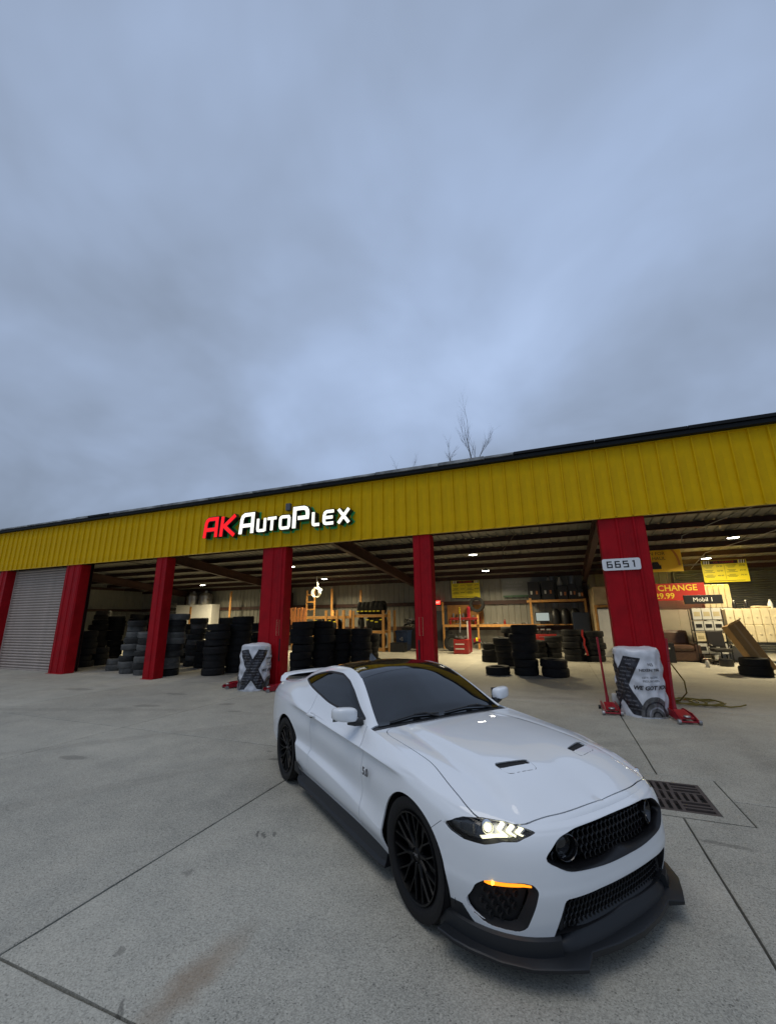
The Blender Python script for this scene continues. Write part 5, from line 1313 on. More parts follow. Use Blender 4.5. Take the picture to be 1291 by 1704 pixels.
# tyre changer
t = thing('tyre_changer', 'red tyre changer machine with upright column and arm', 'machine', (-4.55, 21.2, 0))
b = MB(); b.box((0, 0, .34), (.72, .75, .68), bev=.03); b.build('base_cabinet', M['toolred'], t)
for k in range(2): b = MB(); b.box((-.05, -.382, .46-.22*k), (.45, .012, .05)); b.build('label_strip', M['boxgrey'], t)
b = MB(); b.lathe([(0,.0),(.30,.0),(.32,.03),(.30,.06),(0,.06)], 24, Matrix.Translation((-.05, -.05, .70))); b.build('turntable', M['black'], t)
for k in range(4): a = PI/2*k+.4; b = MB(); b.box((-.05+.22*math.cos(a), -.05+.22*math.sin(a), .79), (.10,.06,.07), Matrix.Rotation(a,4,'Z')); b.build('jaw', M['steel'], t)
b = MB(); b.box((.33, .38, 1.15), (.14, .14, 2.2), bev=.015); b.build('column', M['jackred'], t)
b = MB(); b.box((.25, .30, 1.0), (.07, .02, 1.1)); b.build('column_print', M['white'], t)
b = MB(); b.box((.10, .28, 1.66), (1.35, .12, .12), bev=.015); b.build('arm', M['toolred'], t)
b = MB(); b.tube([(-.05, .05, 1.9), (-.05, .0, 1.4), (-.08, -.05, 1.0)], .035, n=8); b.build('mount_shaft', M['steel'], t)
b = MB(); b.tube([(.55, .1, .45), (.85, .0, .55), (1.10, -.05, .42), (1.18,-.05,.25)], .05, n=8); b.build('bead_arm', M['black'], t)
b = MB(); b.lathe([(0,-.03),(.26,-.03),(.20,.03),(0,.06)], 18, Matrix.Translation((1.22,-.1,.35)) @ Matrix.Rotation(PI/2.4,4,'Y')); b.build('bead_shovel', M['black'], t)
for k in range(3): b = MB(); b.box((.62+.12*k, .0, .62+.05*(k % 2)), (.10,.10,.16), bev=.015); b.build('regulator', M['posteryellow'] if k == 1 else M['jackred'], t)
upright(-5.35, 22.4, 0, 'c', 'rubber', .2, 'dark tyre standing behind the tyre changer', s=1.05)
o = thing('water_bottle', 'clear bottle on the floor left of the tyre changer', 'bottle', (-6.3, 21.4, 0)); b = MB(); b.lathe([(0,0),(.09,0),(.09,.3),(.04,.42),(.04,.47),(0,.47)], 12); b.build('bottle_body', M['boxgrey'], o, smooth=True); b = MB(); b.cyl((0,0,.47),(0,0,.5),.04); b.build('cap', M['white'], o)
o = thing('wheel_dolly', 'dark low cart beside the rear door', 'cart', (-6.75, 22.0, 0)); b = MB(); b.box((0,0,.30), (.8,.5,.1), bev=.02); b.build('deck', M['black'], o); b = MB(); b.box((0,.1,.62), (.7,.35,.5), bev=.05); b.build('load', M['matte'], o)
for sx in (-.3,.3):
    for sy in (-.18,.18): b = MB(); b.cyl((sx,sy-.02,.12),(sx,sy+.02,.12),.12,n=14); b.build('wheel', M['black'], o)
# red ribbon between the two stacks
b = MB(); pts = [(.0,0,1.22),(-.03,-.02,1.0),(.03,-.03,.85),(.0,-.02,.65),(.06,-.03,.45),(.08,0,.25)]; V = []
for i, (x, y, z) in enumerate(pts): V += [(x-.035, y, z), (x+.035, y-.01*(i % 2), z)]
b.add(V, [(2*i, 2*i+1, 2*i+3, 2*i+2) for i in range(len(pts)-1)]); tag(b.build('ribbon', M['redtext'], None, loc=(.85, 18.57, 0)), 'red ribbon hanging between two five high stacks', 'ribbon')
# ---- right bay
t = thing('hanging_banner', 'amber banner with dark wording behind the numbered pillar', 'banner', (3.75, 20.4, 3.50)); b = MB()
V = []; nx_, nz_ = 20, 8
for j in range(nz_+1):
    for i in range(nx_+1): V.append((-1.3+2.6*i/nx_, .03*math.sin(i*.9)*(j/nz_), 1.2*j/nz_))
F = [(j*(nx_+1)+i, j*(nx_+1)+i+1, (j+1)*(nx_+1)+i+1, (j+1)*(nx_+1)+i) for j in range(nz_) for i in range(nx_)]
b.add(V, F); b.build('cloth', M['banneryellow'], t, smooth=True)
for k, s_ in enumerate(('THE ENGINE', 'PROTECTION FOR', 'THE LONG HAUL')): text_part('lettering', s_, .19, mat('banner brown', (.10,.03,.01), .6) if k == 0 else bpy.data.materials['banner brown'], t, (.72, -.045, .98-.21*k), (PI/2, 0, 0), align='RIGHT')
b = MB(); b.box((.32, -.045, .2), (.40, .004, .16)); b.add([(.17,-.047,.28),(.47,-.047,.28),(.42,-.047,.42),(.22,-.047,.42)], [(0,1,2,3)]); b.build('car_print', M['signblack'], t)
b = MB(); V = []
for k in range(13): a = PI/2*k/12; V += [(.62+.52*math.sin(a), -.043, .25+.85*math.cos(a)), (.66+.56*math.sin(a), -.043, .25+.90*math.cos(a))]
b.add(V, [(2*i, 2*i+1, 2*i+3, 2*i+2) for i in range(12)]); b.build('arc_print', mat('arc print', (.60,.22,.02), .5), t)
o = board('price_banner', 'red banner with yellow oil change price over the sofa', 'banner', 3.4, .70, (3.98, 20.55, 2.32), M['bannerred'])
text_part('lettering', 'OIL CHANGE', .34, M['yellowtext'], o, (1.45, -.016, .50), (PI/2,0,0), align='RIGHT', bold=.006); text_part('lettering', '$29.99', .32, M['yellowtext'], o, (.62, -.016, .18), (PI/2,0,0), align='RIGHT', bold=.006)
t = thing('oil_display', 'black wire display stand of white oil cartons', 'display', (5.30, 19.75, 0))
for sx in (-.48, .48):
    for sy in (-.2, .2): b = MB(); b.cyl((sx, sy, 0), (sx, sy, 1.95), .016, n=8); b.build('post', M['black'], t)
for z in (.30, .75, 1.15, 1.55): b = MB(); b.box((0, 0, z), (1.0, .44, .02)); b.build('shelf', M['black'], t)
b = MB(); b.box((.0, -.1, 2.32), (1.25, .08, .34), bev=.01); hp = b.build('header', M['black'], t)
text_part('lettering', 'Mobil 1', .22, M['white'], hp, (0, -.142, 2.31), (PI/2,0,0))
for z0, hh in ((.31, .38), (.76, .30), (1.16, .34), (1.56, .42)):
    for k in range(3):
        o = thing('oil_carton', 'white oil carton %s, %s shelf of the wire display' % (('left', 'middle', 'right')[k], {.31: 'lowest', .76: 'second', 1.16: 'third', 1.56: 'top'}[z0]), 'carton', (5.30-.31+.31*k, 19.72, z0), 0, 'oil cartons on the display')
        b = MB(); b.box((0, 0, hh/2), (.285, .34, hh), bev=.008); b.build('carton_body', M['boxgrey'] if z0 != .76 else M['ibc'], o); b = MB(); b.box((0, -.173, hh*.5), (.20, .004, hh*.4)); b.build('print', M['signblack'] if z0 in (.31, 1.16) else mat('carton tan', (.42,.36,.22), .6) if 'carton tan' not in bpy.data.materials else bpy.data.materials['carton tan'], o)
# stacked white jugs panels
def jug_block(name, label, x, y, z, nx, w, h, d):
    o = thing(name, label, 'containers', (x, y, z))
    for k in range(nx): b = MB(); b.box((-w/2+(k+.5)*w/nx, 0, h/2), (w/nx*.95, d, h), bev=.03); j = b.build('jug', M['ibc'], o); c = MB(); c.cyl((-w/2+(k+.5)*w/nx, -d/2+.02, h*.5), (-w/2+(k+.5)*w/nx, -d/2-.02, h*.5), .03, n=10); c.build('cap', M['ibc'], j)
    return o
t = thing('folding_table', 'black table carrying the stacked white containers', 'table', (6.75, 20.0, 0)); b = MB(); b.box((0,0,.70), (1.9,.8,.05), bev=.01); b.build('top', M['black'], t)
for sx in (-.85,.85):
    for sy in (-.33,.33): b = MB(); b.cyl((sx,sy,0),(sx,sy,.68),.025,n=8); b.build('leg', M['black'], t)
jug_block('container_row', 'lower row of translucent white containers on the black table', 6.75, 20.05, .727, 6, 1.66, .62, .7)
jug_block('container_row', 'upper row of translucent white containers under the bottles', 6.75, 20.05, 1.35, 6, 1.62, .60, .66)
jug_block('container_row', 'tall pale containers stacked behind the wire display', 6.1, 20.95, 2.0, 5, .95, .92, .4)
b = MB(); b.box((0,0,1.0), (1.0,.4,1.99), bev=.02); tag(b.build('storage_box', M['boxgrey'], None, loc=(6.1, 20.95, 0)), 'grey storage box under the tall pale containers', 'box')
for k, x in enumerate((6.35, 6.72, 7.45)):
    o = thing('oil_bottle', ('black bottle at the left', 'black bottle in the middle', 'white bottle at the right')[k] + ' on the upper row of containers', 'bottle', (x, 19.95, 1.953)); b = MB(); b.lathe([(0,0),(.07,0),(.075,.15),(.05,.24),(.03,.28),(0,.28)], 14); b.build('bottle_body', M['black'] if k < 2 else M['white'], o, smooth=True); b = MB(); b.cyl((0,0,.28),(0,0,.32),.028); b.build('cap', M['white'], o)
b = MB(); b.tube([(-.3,0,.03),(-.1,.02,.05),(.1,-.02,.03),(.3,0,.04)], [.04,.05,.05,.03], n=8); tag(b.build('cloth_rag', M['ply'], None, smooth=True, loc=(7.12, 19.9, 1.955)), 'crumpled tan rag on the upper row of containers', 'rag')
# sofa
t = thing('leather_sofa', 'brown leather reclining sofa behind the numbered pillar', 'sofa', (3.75, 20.0, 0), 0)
b = MB(); b.box((0, 0, .22), (2.3, .85, .40), bev=.06); b.build('base', M['leather'], t)
for k in range(2): b = MB(); b.box((-.5+1.0*k, -.08, .50), (.96, .78, .22), bev=.09); b.build('seat_cushion', M['leather'], t)
for k in range(2): b = MB(); b.box((-.5+1.0*k, .34, .84), (.98, .30, .62), Matrix.Rotation(-.15,4,'X'), bev=.12); b.build('back_cushion', M['leather'], t)
for sx in (-1.1, 1.1): b = MB(); b.box((sx, -.02, .40), (.26, .88, .56), bev=.09); b.build('arm', M['leather'], t)
o = thing('subwoofer', 'black speaker box standing in front of the sofa', 'speaker', (3.75, 19.25, 0)); b = MB(); b.box((0,0,.36), (.45,.3,.72), bev=.02); b.build('cabinet', M['black'], o); b = MB(); b.box((.03,-.155,.52), (.08,.004,.05)); b.build('badge', M['white'], o)
for sx in (-.19, .19):
    for sy in (-.11,.11): b = MB(); b.cyl((sx,sy,0),(sx,sy,.02),.02,n=8); b.build('foot', M['black'], o)
b = MB(); V = [(0,0,.25),(.28,0,.28),(.42,-.02,.24),(.30,-.03,.05),(.18,-.04,-.06),(.05,-.02,.10),(.2,-.08,.14)]; b.add(V, [(0,1,6),(1,2,6),(2,3,6),(3,4,6),(4,5,6),(5,0,6)]); tag(b.build('yellow_cloth', M['yellowrag'], None, loc=(3.55, 20.62, 1.28)), 'yellow cloth pinned to the boards over the sofa', 'cloth')
# office chair
t = thing('office_chair', 'black office chair facing out between sofa and table', 'chair', (5.35, 18.95, 0), .1)
for k in range(5): a = 2*PI*k/5; b = MB(); b.tube([(0,0,.12),(.30*math.cos(a),.30*math.sin(a),.07)], [.03,.02], n=8); b.build('base_arm', M['black'], t); c = MB(); c.cyl((.30*math.cos(a)-.015,.30*math.sin(a),.035),(.30*math.cos(a)+.015,.30*math.sin(a),.035),.035,n=10); c.build('caster', M['black'], t)
b = MB(); b.cyl((0,0,.10),(0,0,.44),.03); b.build('gas_post', M['black'], t)
b = MB(); b.box((0,0,.50), (.56,.54,.12), bev=.05); b.build('seat', M['chairleather'], t)
b = MB(); b.box((0,.26,.88), (.54,.09,.58), Matrix.Rotation(-.12,4,'X'), bev=.04); b.build('backrest', M['chairleather'], t)
for sx in (-1, 1): b = MB(); b.tube([(sx*.27,.15,.48),(sx*.34,.12,.62),(sx*.34,-.05,.70),(sx*.33,-.22,.68)], .022, n=8); b.build('armrest', M['chrome'], t, smooth=True)
b = MB(); b.lathe([(0,0),(.2,0),(.22,.1),(.2,.24),(0,.25)], 14); tag(b.build('black_pouffe', M['black'], None, loc=(5.30, 18.45, 0), smooth=True), 'low black stool in front of the office chair', 'stool')
# leaning carton
t = thing('cardboard_box', 'long brown cardboard carton leaning beside the stacked containers', 'carton', (5.75, 16.6, .06), rot=(math.radians(-8), math.radians(-24), .25))
b = MB(); b.box((0, 0, .78), (.44, .36, 1.55), bev=.006); b.build('carton_body', M['cardboard'], t)
b = MB(); b.add([(-.22,-.18,1.556),(.22,-.18,1.556),(.20,-.36,1.62),(-.2,-.36,1.62)], [(0,1,2,3)]); b.build('flap', M['cardboard'], t)
b = MB(); b.box((0, -.182, .78), (.06, .002, 1.5)); b.build('tape', mat('packing tape', (.47,.30,.12), .3), t)

# conduit and cables under the roof
for i, (pts, lab) in enumerate((([(6.9,12.6,5.12),(5.6,15.2,4.85),(4.5,17.6,4.55),(4.45,17.7,4.3)], 'thin conduit running diagonally under the roof of the right bay'),
        ([(8.2,15.4,4.8),(6.9,18.6,4.45),(5.9,20.4,4.2),(5.4,20.8,3.6)], 'thin cable dropping behind the hanging price board in the right bay'),
        ([(-1.6,13.6,5.0),(-1.2,15.8,4.75),(-1.9,18.0,4.5),(-1.9,18.05,4.15)], 'thin cable under the roof above the tallest tyre stack'),
        ([(-21.5,14.0,4.95),(-19.0,15.6,4.5),(-16.5,17.0,4.75)], 'drooping cable under the roof of the left bay'))):
    b = MB(); P = [Vector(p) for p in pts]; Q = []
    for a, c in zip(P[:-1], P[1:]): Q += [a+(c-a)*k/5 for k in range(5)]
    b.tube(Q+[P[-1]], .014, n=5); tag(b.build('roof_cable', M['steel'] if i < 2 else M['black'], None), lab, 'cable')
for i, (x, y) in enumerate(((2.9, 18.3), (4.6, 17.9), (7.4, 18.6))):
    o = thing('floor_bottle', 'small oil bottle %s from the left on the right bay floor' % ORD[i], 'bottle', (x, y, 0)); b = MB(); b.lathe([(0,0),(.06,0),(.065,.16),(.04,.22),(.025,.25),(0,.25)], 12); b.build('bottle_body', M['black'] if i != 1 else M['boxgrey'], o, smooth=True); b = MB(); b.cyl((0,0,.25),(0,0,.28),.024); b.build('cap', M['toolred'], o)
# ---------------------------------------------------------------- lit channel letter sign
def ribbon(b, pts, w, y0, y1, closed=False):
    """mitred stroke in the XZ plane from depth y0 (front) to y1 (back)"""
    P = [Vector((p[0], p[1])) for p in pts]; n = len(P); L = []; R = []
    for i in range(n):
        a = P[i-1] if (i > 0 or closed) else None; c = P[(i+1) % n] if (i < n-1 or closed) else None
        d0 = (P[i]-a).normalized() if a is not None else None; d1 = (c-P[i]).normalized() if c is not None else None
        if d0 is None: d0 = d1
        if d1 is None: d1 = d0
        n0 = Vector((-d0.y, d0.x)); n1 = Vector((-d1.y, d1.x)); m = (n0+n1); m = m.normalized() if m.length > 1e-6 else n0
        k = w/2/max(.45, m.dot(n0)); L.append(P[i]+m*k); R.append(P[i]-m*k)
    V = []
    for l, r in zip(L, R): V += [(l.x, y0, l.y), (r.x, y0, r.y), (r.x, y1, r.y), (l.x, y1, l.y)]
    F = []
    for i in range(n if closed else n-1):
        j = (i+1) % n
        for k in range(4): F.append((4*i+k, 4*i+(k+1) % 4, 4*j+(k+1) % 4, 4*j+k))
    if not closed: F += [(0,1,2,3), (4*n-1,4*n-2,4*n-3,4*n-4)]
    b.add(V, F)
GLY = {
 'A': [([(.05,0),(.13,.72),(.20,.87),(.34,.94),(.94,.94),(.91,0)], 0), ([(.12,.40),(.92,.40)], 0)],
 'K': [([(.06,0),(.13,1)], 0), ([(.96,1),(.26,.50),(.95,0)], 0)],
 'U': [([(.10,1),(.08,.22),(.13,.10),(.25,.07),(.90,.07)], 0), ([(.93,1),(.91,0)], 0)],
 'T': [([(0,.92),(1,.92)], 0), ([(.52,.92),(.48,0)], 0)],
 'O': [([(.10,.25),(.16,.10),(.28,.07),(.84,.07),(.91,.18),(.93,.80),(.87,.91),(.26,.93),(.14,.86),(.10,.74)], 1)],
 'P': [([(.07,0),(.10,.94),(.70,.94),(.84,.89),(.92,.78),(.94,.62),(.92,.47),(.32,.47)], 0)],
 'L': [([(.10,1),(.09,.24),(.14,.11),(.26,.07),(1,.07)], 0)],
 'E': [([(1,.93),(.34,.93),(.17,.85),(.10,.66),(.08,.28),(.14,.12),(.28,.07),(.96,.07)], 0), ([(.10,.50),(.90,.50)], 0)],
 'X': [([(.06,1),(.94,0)], 0), ([(.95,1),(.05,0)], 0)]}
LET = [('A',-10.37,-9.71,4.36,5.00,1),('K',-9.70,-8.99,4.36,5.00,1),('A',-8.92,-8.29,4.37,5.00,0),('U',-8.25,-7.85,4.39,4.79,0),('T',-7.86,-7.46,4.39,4.79,0),
       ('O',-7.44,-6.98,4.39,4.79,0),('P',-6.97,-6.33,4.38,5.00,0),('L',-6.29,-5.98,4.39,4.79,0),('E',-5.94,-5.51,4.39,4.79,0),('X',-5.47,-5.02,4.39,4.79,0)]
sg_ = thing('shop_sign', 'lit red and white channel letter sign on the yellow fascia', 'sign', (-7.7, D-.08, 4.68))
for ch, x0, x1, z0, z1, red in LET:
    big = z1-z0 > .5; w = .112 if big else .086
    def tr(p): return (x0+w/2+(x1-x0-w)*p[0]+7.7, z0+(z1-z0)*p[1]-4.68)
    b = MB()
    for i, (pts, cl) in enumerate(GLY[ch]): ribbon(b, [tr(p) for p in pts], w+.055, -.185-.002*i, -.002, cl)
    can = b.build('letter', M['lettercan'], sg_)
    b = MB()
    for i, (pts, cl) in enumerate(GLY[ch]): ribbon(b, [tr(p) for p in pts], w, -.200-.003*i, -.187-.001*i, cl)
    b.build('letter_face', M['letterred'] if red else M['letterwhite'], can)
    b = MB()
    for i, (pts, cl) in enumerate(GLY[ch]): ribbon(b, [(p[0]+.015, p[1]-.02) for p in map(tr, pts)], w+.13, .012-.003*i, .020, cl)
    b.build('letter_halo', M['greenglow'], can)  # wider back plate, its green glow put into the material
b = MB(); b.box((.52, -.05, .40), (.16, .12, .22), bev=.01); b.build('sign_transformer', mat('grey box', (.08,.09,.10), .5), sg_)
# ---------------------------------------------------------------- number plate and stickers on the pillars
t = thing('number_plate', 'white plate with black house number on the wide right pillar', 'sign', (1.385, D-.036, 2.88))
pl = smooth_poly([(-.365,-.125),(.365,-.125),(.365,.125),(-.365,.125)], 4, .18)
b = MB(); b.prism(pl, -.006, .006, Matrix(((1,0,0,0),(0,0,-1,0),(0,1,0,0),(0,0,0,1)))); b.build('plate', M['signwhite'], t)
for k, ch in enumerate('6651'):
    x = -.225+.155*k
    if ch == '6': S_ = [([(.95,.93),(.1,.93),(.1,.07),(.92,.07),(.92,.52),(.12,.52)], 0)]
    elif ch == '5': S_ = [([(.95,.93),(.1,.93),(.1,.55),(.92,.55),(.92,.07),(.05,.07)], 0)]
    else: S_ = [([(.25,.88),(.55,.93),(.55,0)], 0)]
    b = MB()
    for pts, cl in S_: ribbon(b, [(x-.052+.104*p[0], -.07+.14*p[1]) for p in pts], .026, -.0085, -.0062, cl)
    b.build('numeral', M['signblack'], t)
for x, z, w in ((-7.45, 1.58, 'wide pillar under the lit name'), (-3.17, 1.60, 'narrow pillar behind the car roof')):
    t = thing('pillar_sticker', 'small upright used tires sticker on the ' + w, 'sticker', (x, D-.012, z))
    b = MB(); b.box((0, 0, 0), (.105, .003, .44)); b.build('sticker_sheet', M['red'], t)
    for sx in (-.049, .049): b = MB(); b.box((sx, -.003, 0), (.005, .003, .43)); b.build('border_line', M['ply'], t)
    for sz in (-.2125, .2125): b = MB(); b.box((0, -.003, sz), (.093, .003, .005)); b.build('border_line', M['ply'], t)
    text_part('lettering', 'USED TIRES', .066, M['ply'], t, (.0, -.004, 0), (0, -PI/2, -PI/2) if False else Matrix(((0,1,0),(0,0,-1),(-1,0,0))).to_euler())
for x, w in ((-7.36, 'wide pillar right of the sticker'), (-3.24, 'narrow pillar under the sticker')):
    b = MB(); b.box((0, 0, 0), (.035, .008, .60), bev=.002); tag(b.build('conduit_slot', M['matte'], None, loc=(x, D-.012, .98)), 'dark upright strip on the ' + w, 'strip')
# ---------------------------------------------------------------- covered tyre stacks
def cover(label, x, y, R, H, thX, seed, full_text):
    t = thing('tyre_cover', label, 'cover', (x, y, 0), 0, 'printed tyre covers')
    def pt(u, v, off=0.0):
        """u: angle from the centre of the printed cross (rad), v: height 0..1"""
        th = thX+u; z = v*H
        r = R*(1+.018*math.cos(v*H/.285*2*PI)) - R*.05*max(0, (v-.86)/.14)**2 - .012*max(0, 1-v/.06)
        wr = .009*math.sin(7*th+9*v+seed)+.008*math.sin(13*th-17*v+2*seed)+.010*math.sin(5*th+31*v)*math.sin(3*th+seed)+.007*abs(math.sin(11*th+14*v+seed))+.005*abs(math.sin(17*th-23*v+3*seed))
        r = (r+wr*(.4+.6*min(1, 4*(1-v)))+off)
        lean = .03*v
        return (r*math.cos(th), r*math.sin(th)+lean, z+.012*math.sin(2*th+seed)*v)
    nu, nv = 96, 44
    b = MB(); V = [pt(-PI+2*PI*i/nu, j/nv) for j in range(nv+1) for i in range(nu)]
    F = [(j*nu+i, j*nu+(i+1) % nu, (j+1)*nu+(i+1) % nu, (j+1)*nu+i) for j in range(nv) for i in range(nu)]
    base = len(V)
    for k, (f, dz) in enumerate(((.93,.028),(.75,.045),(.5,.050),(.25,.042))):
        for i in range(nu): q = pt(-PI+2*PI*i/nu, 1.0); V.append((q[0]*f, q[1]*f, q[2]+dz+.006*math.sin(6*i*2*PI/nu+seed*k)))
    V.append((0, .03, H+.03))
    for k in range(4):
        a = nv*nu if k == 0 else base+(k-1)*nu; c = base+k*nu
        F += [(a+i, a+(i+1) % nu, c+(i+1) % nu, c+i) for i in range(nu)]
    F += [(base+3*nu+i, base+3*nu+(i+1) % nu, len(V)-1) for i in range(nu)]
    b.add(V, F); sheet = b.build('plastic_sheet', M['bagwhite'], t, smooth=True, ang=80)
    def patch(name, poly, m, off):
        xs = [p[0] for p in poly]; n1, n2 = 70, 56; u0, u1, v0, v1 = min(xs), max(xs), min(p[1] for p in poly), max(p[1] for p in poly)
        gu, gv = np.meshgrid(np.linspace(u0, u1, n1), np.linspace(v0, v1, n2)); Sx = np.stack([gu.ravel(), gv.ravel()], 1)
        idx = np.arange(n1*n2).reshape(n2, n1); a, b_, c, d = idx[:-1, :-1].ravel(), idx[:-1, 1:].ravel(), idx[1:, 1:].ravel(), idx[1:, :-1].ravel()
        Tx = np.concatenate([np.stack([a, b_, c], 1), np.stack([a, c, d], 1)])
        (Sx, Tx), _ = cut(Sx, Tx, sd(Sx, poly)+1e-6)
        q = MB(); q.add([pt(math.radians(u), v, off) for u, v in Sx], [tuple(k) for k in Tx]); return q.build(name, m, t, smooth=True, ang=80)
    patch('cross_print', [(-62,.90),(-19,.92),(0,.70),(19,.92),(62,.90),(24,.48),(60,.08),(48,.03),(24,.04),(0,.24),(-24,.04),(-48,.03),(-60,.08),(-24,.48)], M['bagblack'], .004)
    arch = lambda c: [(c+38*math.cos(PI*k/16), .02+.30*math.sin(PI*k/16)) for k in range(17)]
    for c in (82, -82):
        patch('tyre_print', arch(c), M['baggrey'], .006)
        for rr in (.78, .52, .30):
            ring = [(c+38*rr*math.cos(PI*k/16), .02+.30*rr*math.sin(PI*k/16)) for k in range(17)] + [(c+38*(rr-.08)*math.cos(PI*k/16), .02+.30*(rr-.08)*math.sin(PI*k/16)) for k in range(16, -1, -1)]
            patch('ring_print', ring, M['bagblack'] if rr != .52 else M['bagtext'], .008)
    def wrap(name, s, size, u, v, m, off=.008, shear=0.0, bold=0.0):
        me = text_mesh(s, size, shear=shear, bold=bold, res=2)
        co = [tuple(p.co) for p in me.vertices]
        for p, (x_, y_, z_) in zip(me.vertices, co): p.co = pt(math.radians(u)+x_/R, v+y_/H, off)
        me.materials.clear(); me.materials.append(m); me.update(); return link(name, me, t)
    words = ('NEXEN', 'WE GOT YOU', 'NEXEN TIRE', 'WE GOT YOU')
    for k in range(13):
        v = .12+.062*k; d = abs(v-.48)/.42; us = (-33*d-5, 33*d+5) if d > .30 else (0,)
        if d <= .30: us = (-11, 11)
        for u in us: wrap('small_print', words[(k+int(u > 0)) % 4], .034, u, v, M['bagtext'], .0075)
    if full_text:
        for c in (80,):
            wrap('lettering', 'N5', .075, c+3, .80, M['signblack']); wrap('lettering', 'NEXEN TIRE', .066, c, .715, M['signblack'], bold=.001)
            wrap('lettering', 'CITY, SNOW,', .050, c, .60, M['signblack']); wrap('lettering', 'MOUNTAIN', .054, c, .55, M['signblack']); wrap('lettering', 'WE GOT YOU', .098, c, .445, M['bagblack'], shear=.25, bold=.003)
    return t
cover('white plastic tyre cover with black cross print between the two red jacks', 1.34, 9.655, .395, 1.16, math.radians(-97.9-52), 1.3, True)
cover('white plastic tyre cover with black cross print before the pillar under the lit name', -7.82, 9.655, .395, 1.12, math.radians(-51.9-10), 4.1, True)
# ---------------------------------------------------------------- floor jacks
def jack(label, x, y, rz, handle=True, tilt=(0, 0), s=1.0):
    t = thing('floor_jack', label, 'jack', (x, y, 0), rz, 'red floor jacks')
    for sy in (-.125, .125):
        b = MB(); b.prism([(.30,.02),(.34,.05),(.33,.085),(.12,.15),(-.22,.165),(-.30,.14),(-.32,.07),(-.28,.045)], -.008, .008, Matrix(((1,0,0,0),(0,0,1,sy),(0,1,0,0),(0,0,0,1)))); b.build('side_plate', M['jackred'], t)
    b = MB(); b.add([(.26,-.10,.10),(.26,.10,.10),(-.10,.09,.165),(-.10,-.09,.165),(.26,-.10,.075),(.26,.10,.075),(-.10,.09,.14),(-.10,-.09,.14)], [(0,1,2,3),(7,6,5,4),(0,4,5,1),(1,5,6,2),(2,6,7,3),(3,7,4,0)]); b.build('lift_arm', M['jackred'], t)
    b = MB(); b.lathe([(0,0),(.055,0),(.06,.012),(.05,.026),(0,.024)], 16, Matrix.Translation((.24, 0, .105))); b.build('saddle', M['steel'], t, smooth=True)
    b = MB(); b.cyl((-.28, 0, .10), (-.05, 0, .11), .042, n=12); b.build('cylinder', M['jackred'], t, smooth=True)
    for sx, r in ((.30, .042), (-.27, .036)):
        for sy in (-.155, .155): b = MB(); b.cyl((sx, sy-.022, r), (sx, sy+.022, r), r, n=14); b.build('wheel', M['steel'] if sx > 0 else M['black'], t)
    b = MB(); b.cyl((.30,-.14,.042), (.30,.14,.042), .014, n=8); b.build('axle', M['jackred'], t)
    b = MB(); b.cyl((-.25, 0, .13), (-.27, 0, .27), .034, .028, n=12); b.build('handle_socket', M['jackred'], t)
    if handle:
        b = MB(); b.tube([(-.27, 0, .22), (-.27+tilt[0]*.5, tilt[1]*.5, .80), (-.27+tilt[0], tilt[1], 1.38)], [.026, .021, .021], n=10); b.build('handle', M['jackred'], t, smooth=True)
    return t
jack('red floor jack with upright handle, right of the white tyre cover', 1.86, 9.30, math.radians(-82), tilt=(.02, .05))
jack('red floor jack with upright handle, left of the white tyre cover', .76, 9.62, math.radians(-88), tilt=(0, -.04))
jack('low red jack, left of the cover before the pillar under the lit name', -8.46, 9.72, math.radians(-120), handle=False)
jack('low red jack, right of the cover before the pillar under the lit name', -7.02, 9.62, math.radians(-125), handle=False)
o = thing('plastic_jug', 'pale translucent jug behind the left red jack', 'jug', (.92, 9.92, 0)); b = MB(); b.box((0,0,.15), (.17,.15,.30), bev=.04); b.build('jug_body', M['boxgrey'], o, smooth=True); b = MB(); b.cyl((.03,0,.29),(.03,0,.35),.03); b.build('cap', M['black'], o)
b = MB(); pts = []
for k in range(60):
    a = k*.42; r = .42+.10*math.sin(k*.23); pts.append((2.32+r*math.cos(a)+.012*k-.2, 11.0+.75*r*math.sin(a), .025+.012*(k % 3)))
b.tube(pts, .014, n=6); b2 = [(1.98,10.55,1.0),(2.1,10.4,.75),(2.25,10.5,.5),(2.3,10.7,.25),(2.2,10.9,.06),(2.0,11.0,.03),(1.75,10.75,.03)]
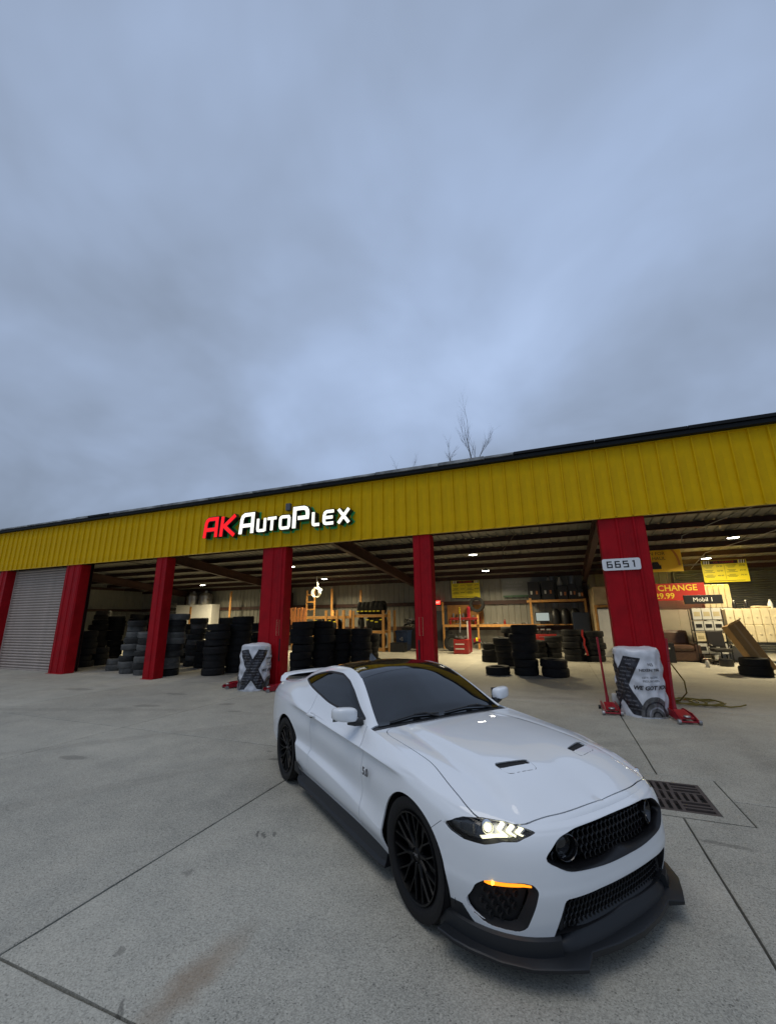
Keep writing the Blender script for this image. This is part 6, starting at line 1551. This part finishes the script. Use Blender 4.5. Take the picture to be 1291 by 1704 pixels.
b.tube(b2, .014, n=6); tag(b.build('air_hose', M['hosey'], None, smooth=True), 'yellow air hose coiled on the floor right of the numbered pillar', 'hose')
# ---------------------------------------------------------------- bare trees behind the roof
def bare_tree(label, x, y, zf, stems, seed, spread=1.0):
    rn = random.Random(seed)
    t = thing('bare_tree', label, 'tree', (x, y, 0), 0, 'bare trees behind the roof')
    b = MB(); b.tube([(0,0,0),(.05,.02,zf*.5),(0,0,zf)], [.28,.2,.09], n=10); b.build('trunk', M['bark'], t, smooth=True)
    cr = MB()
    def grow(p, d, L, r, lv):
        pts = [p]; k = 4; q = Vector(p); dd = Vector(d).normalized()
        for i in range(k):
            dd = (dd + Vector((rn.gauss(0,.10), rn.gauss(0,.10), rn.gauss(.03,.06)))).normalized(); q = q+dd*L/k; pts.append(q.copy())
        cr.tube(pts, [r*(1-.6*i/k) for i in range(k+1)], n=5 if lv < 2 else 3, caps=False)
        if lv >= 3: return
        for i in range(1, k+1):
            for _ in range(1 if lv < 1 else 2 if lv < 3 else 1):
                if rn.random() < .8:
                    a = rn.uniform(0, 2*PI); o = dd.orthogonal().normalized(); o = Matrix.Rotation(a, 3, dd) @ o
                    nd = (dd*rn.uniform(.75, 1.2) + o*spread*rn.uniform(.35,.8) + Vector((0,0,.25))).normalized()
                    grow(pts[i], nd, L*rn.uniform(.38,.60)*(1 if i < k else 1.1), r*(1-.6*i/k)*.62, lv+1)
    for (dx, dz, L, r) in stems: grow(Vector((0,0,zf-.1)), Vector((dx, rn.uniform(-.1,.1), dz)), L, r, 0)
    cr.build('crown', M['bark'], t)
bare_tree('tallest bare tree with two forked stems above the roof line', -5.15, 32, 13.2, [(.02,1,3.6,.045),(.42,.9,2.9,.04)], 3, .7)
bare_tree('short bare tree close left of the tallest one', -6.75, 32.5, 12.9, [(-.28,1,2.6,.06),(.35,.8,1.4,.05),(.7,.7,1.2,.05)], 8)
bare_tree('small bare tree tips far left of the tallest one', -11.1, 33, 12.7, [(-.35,.9,1.9,.05),(.12,1,2.1,.05)], 5)
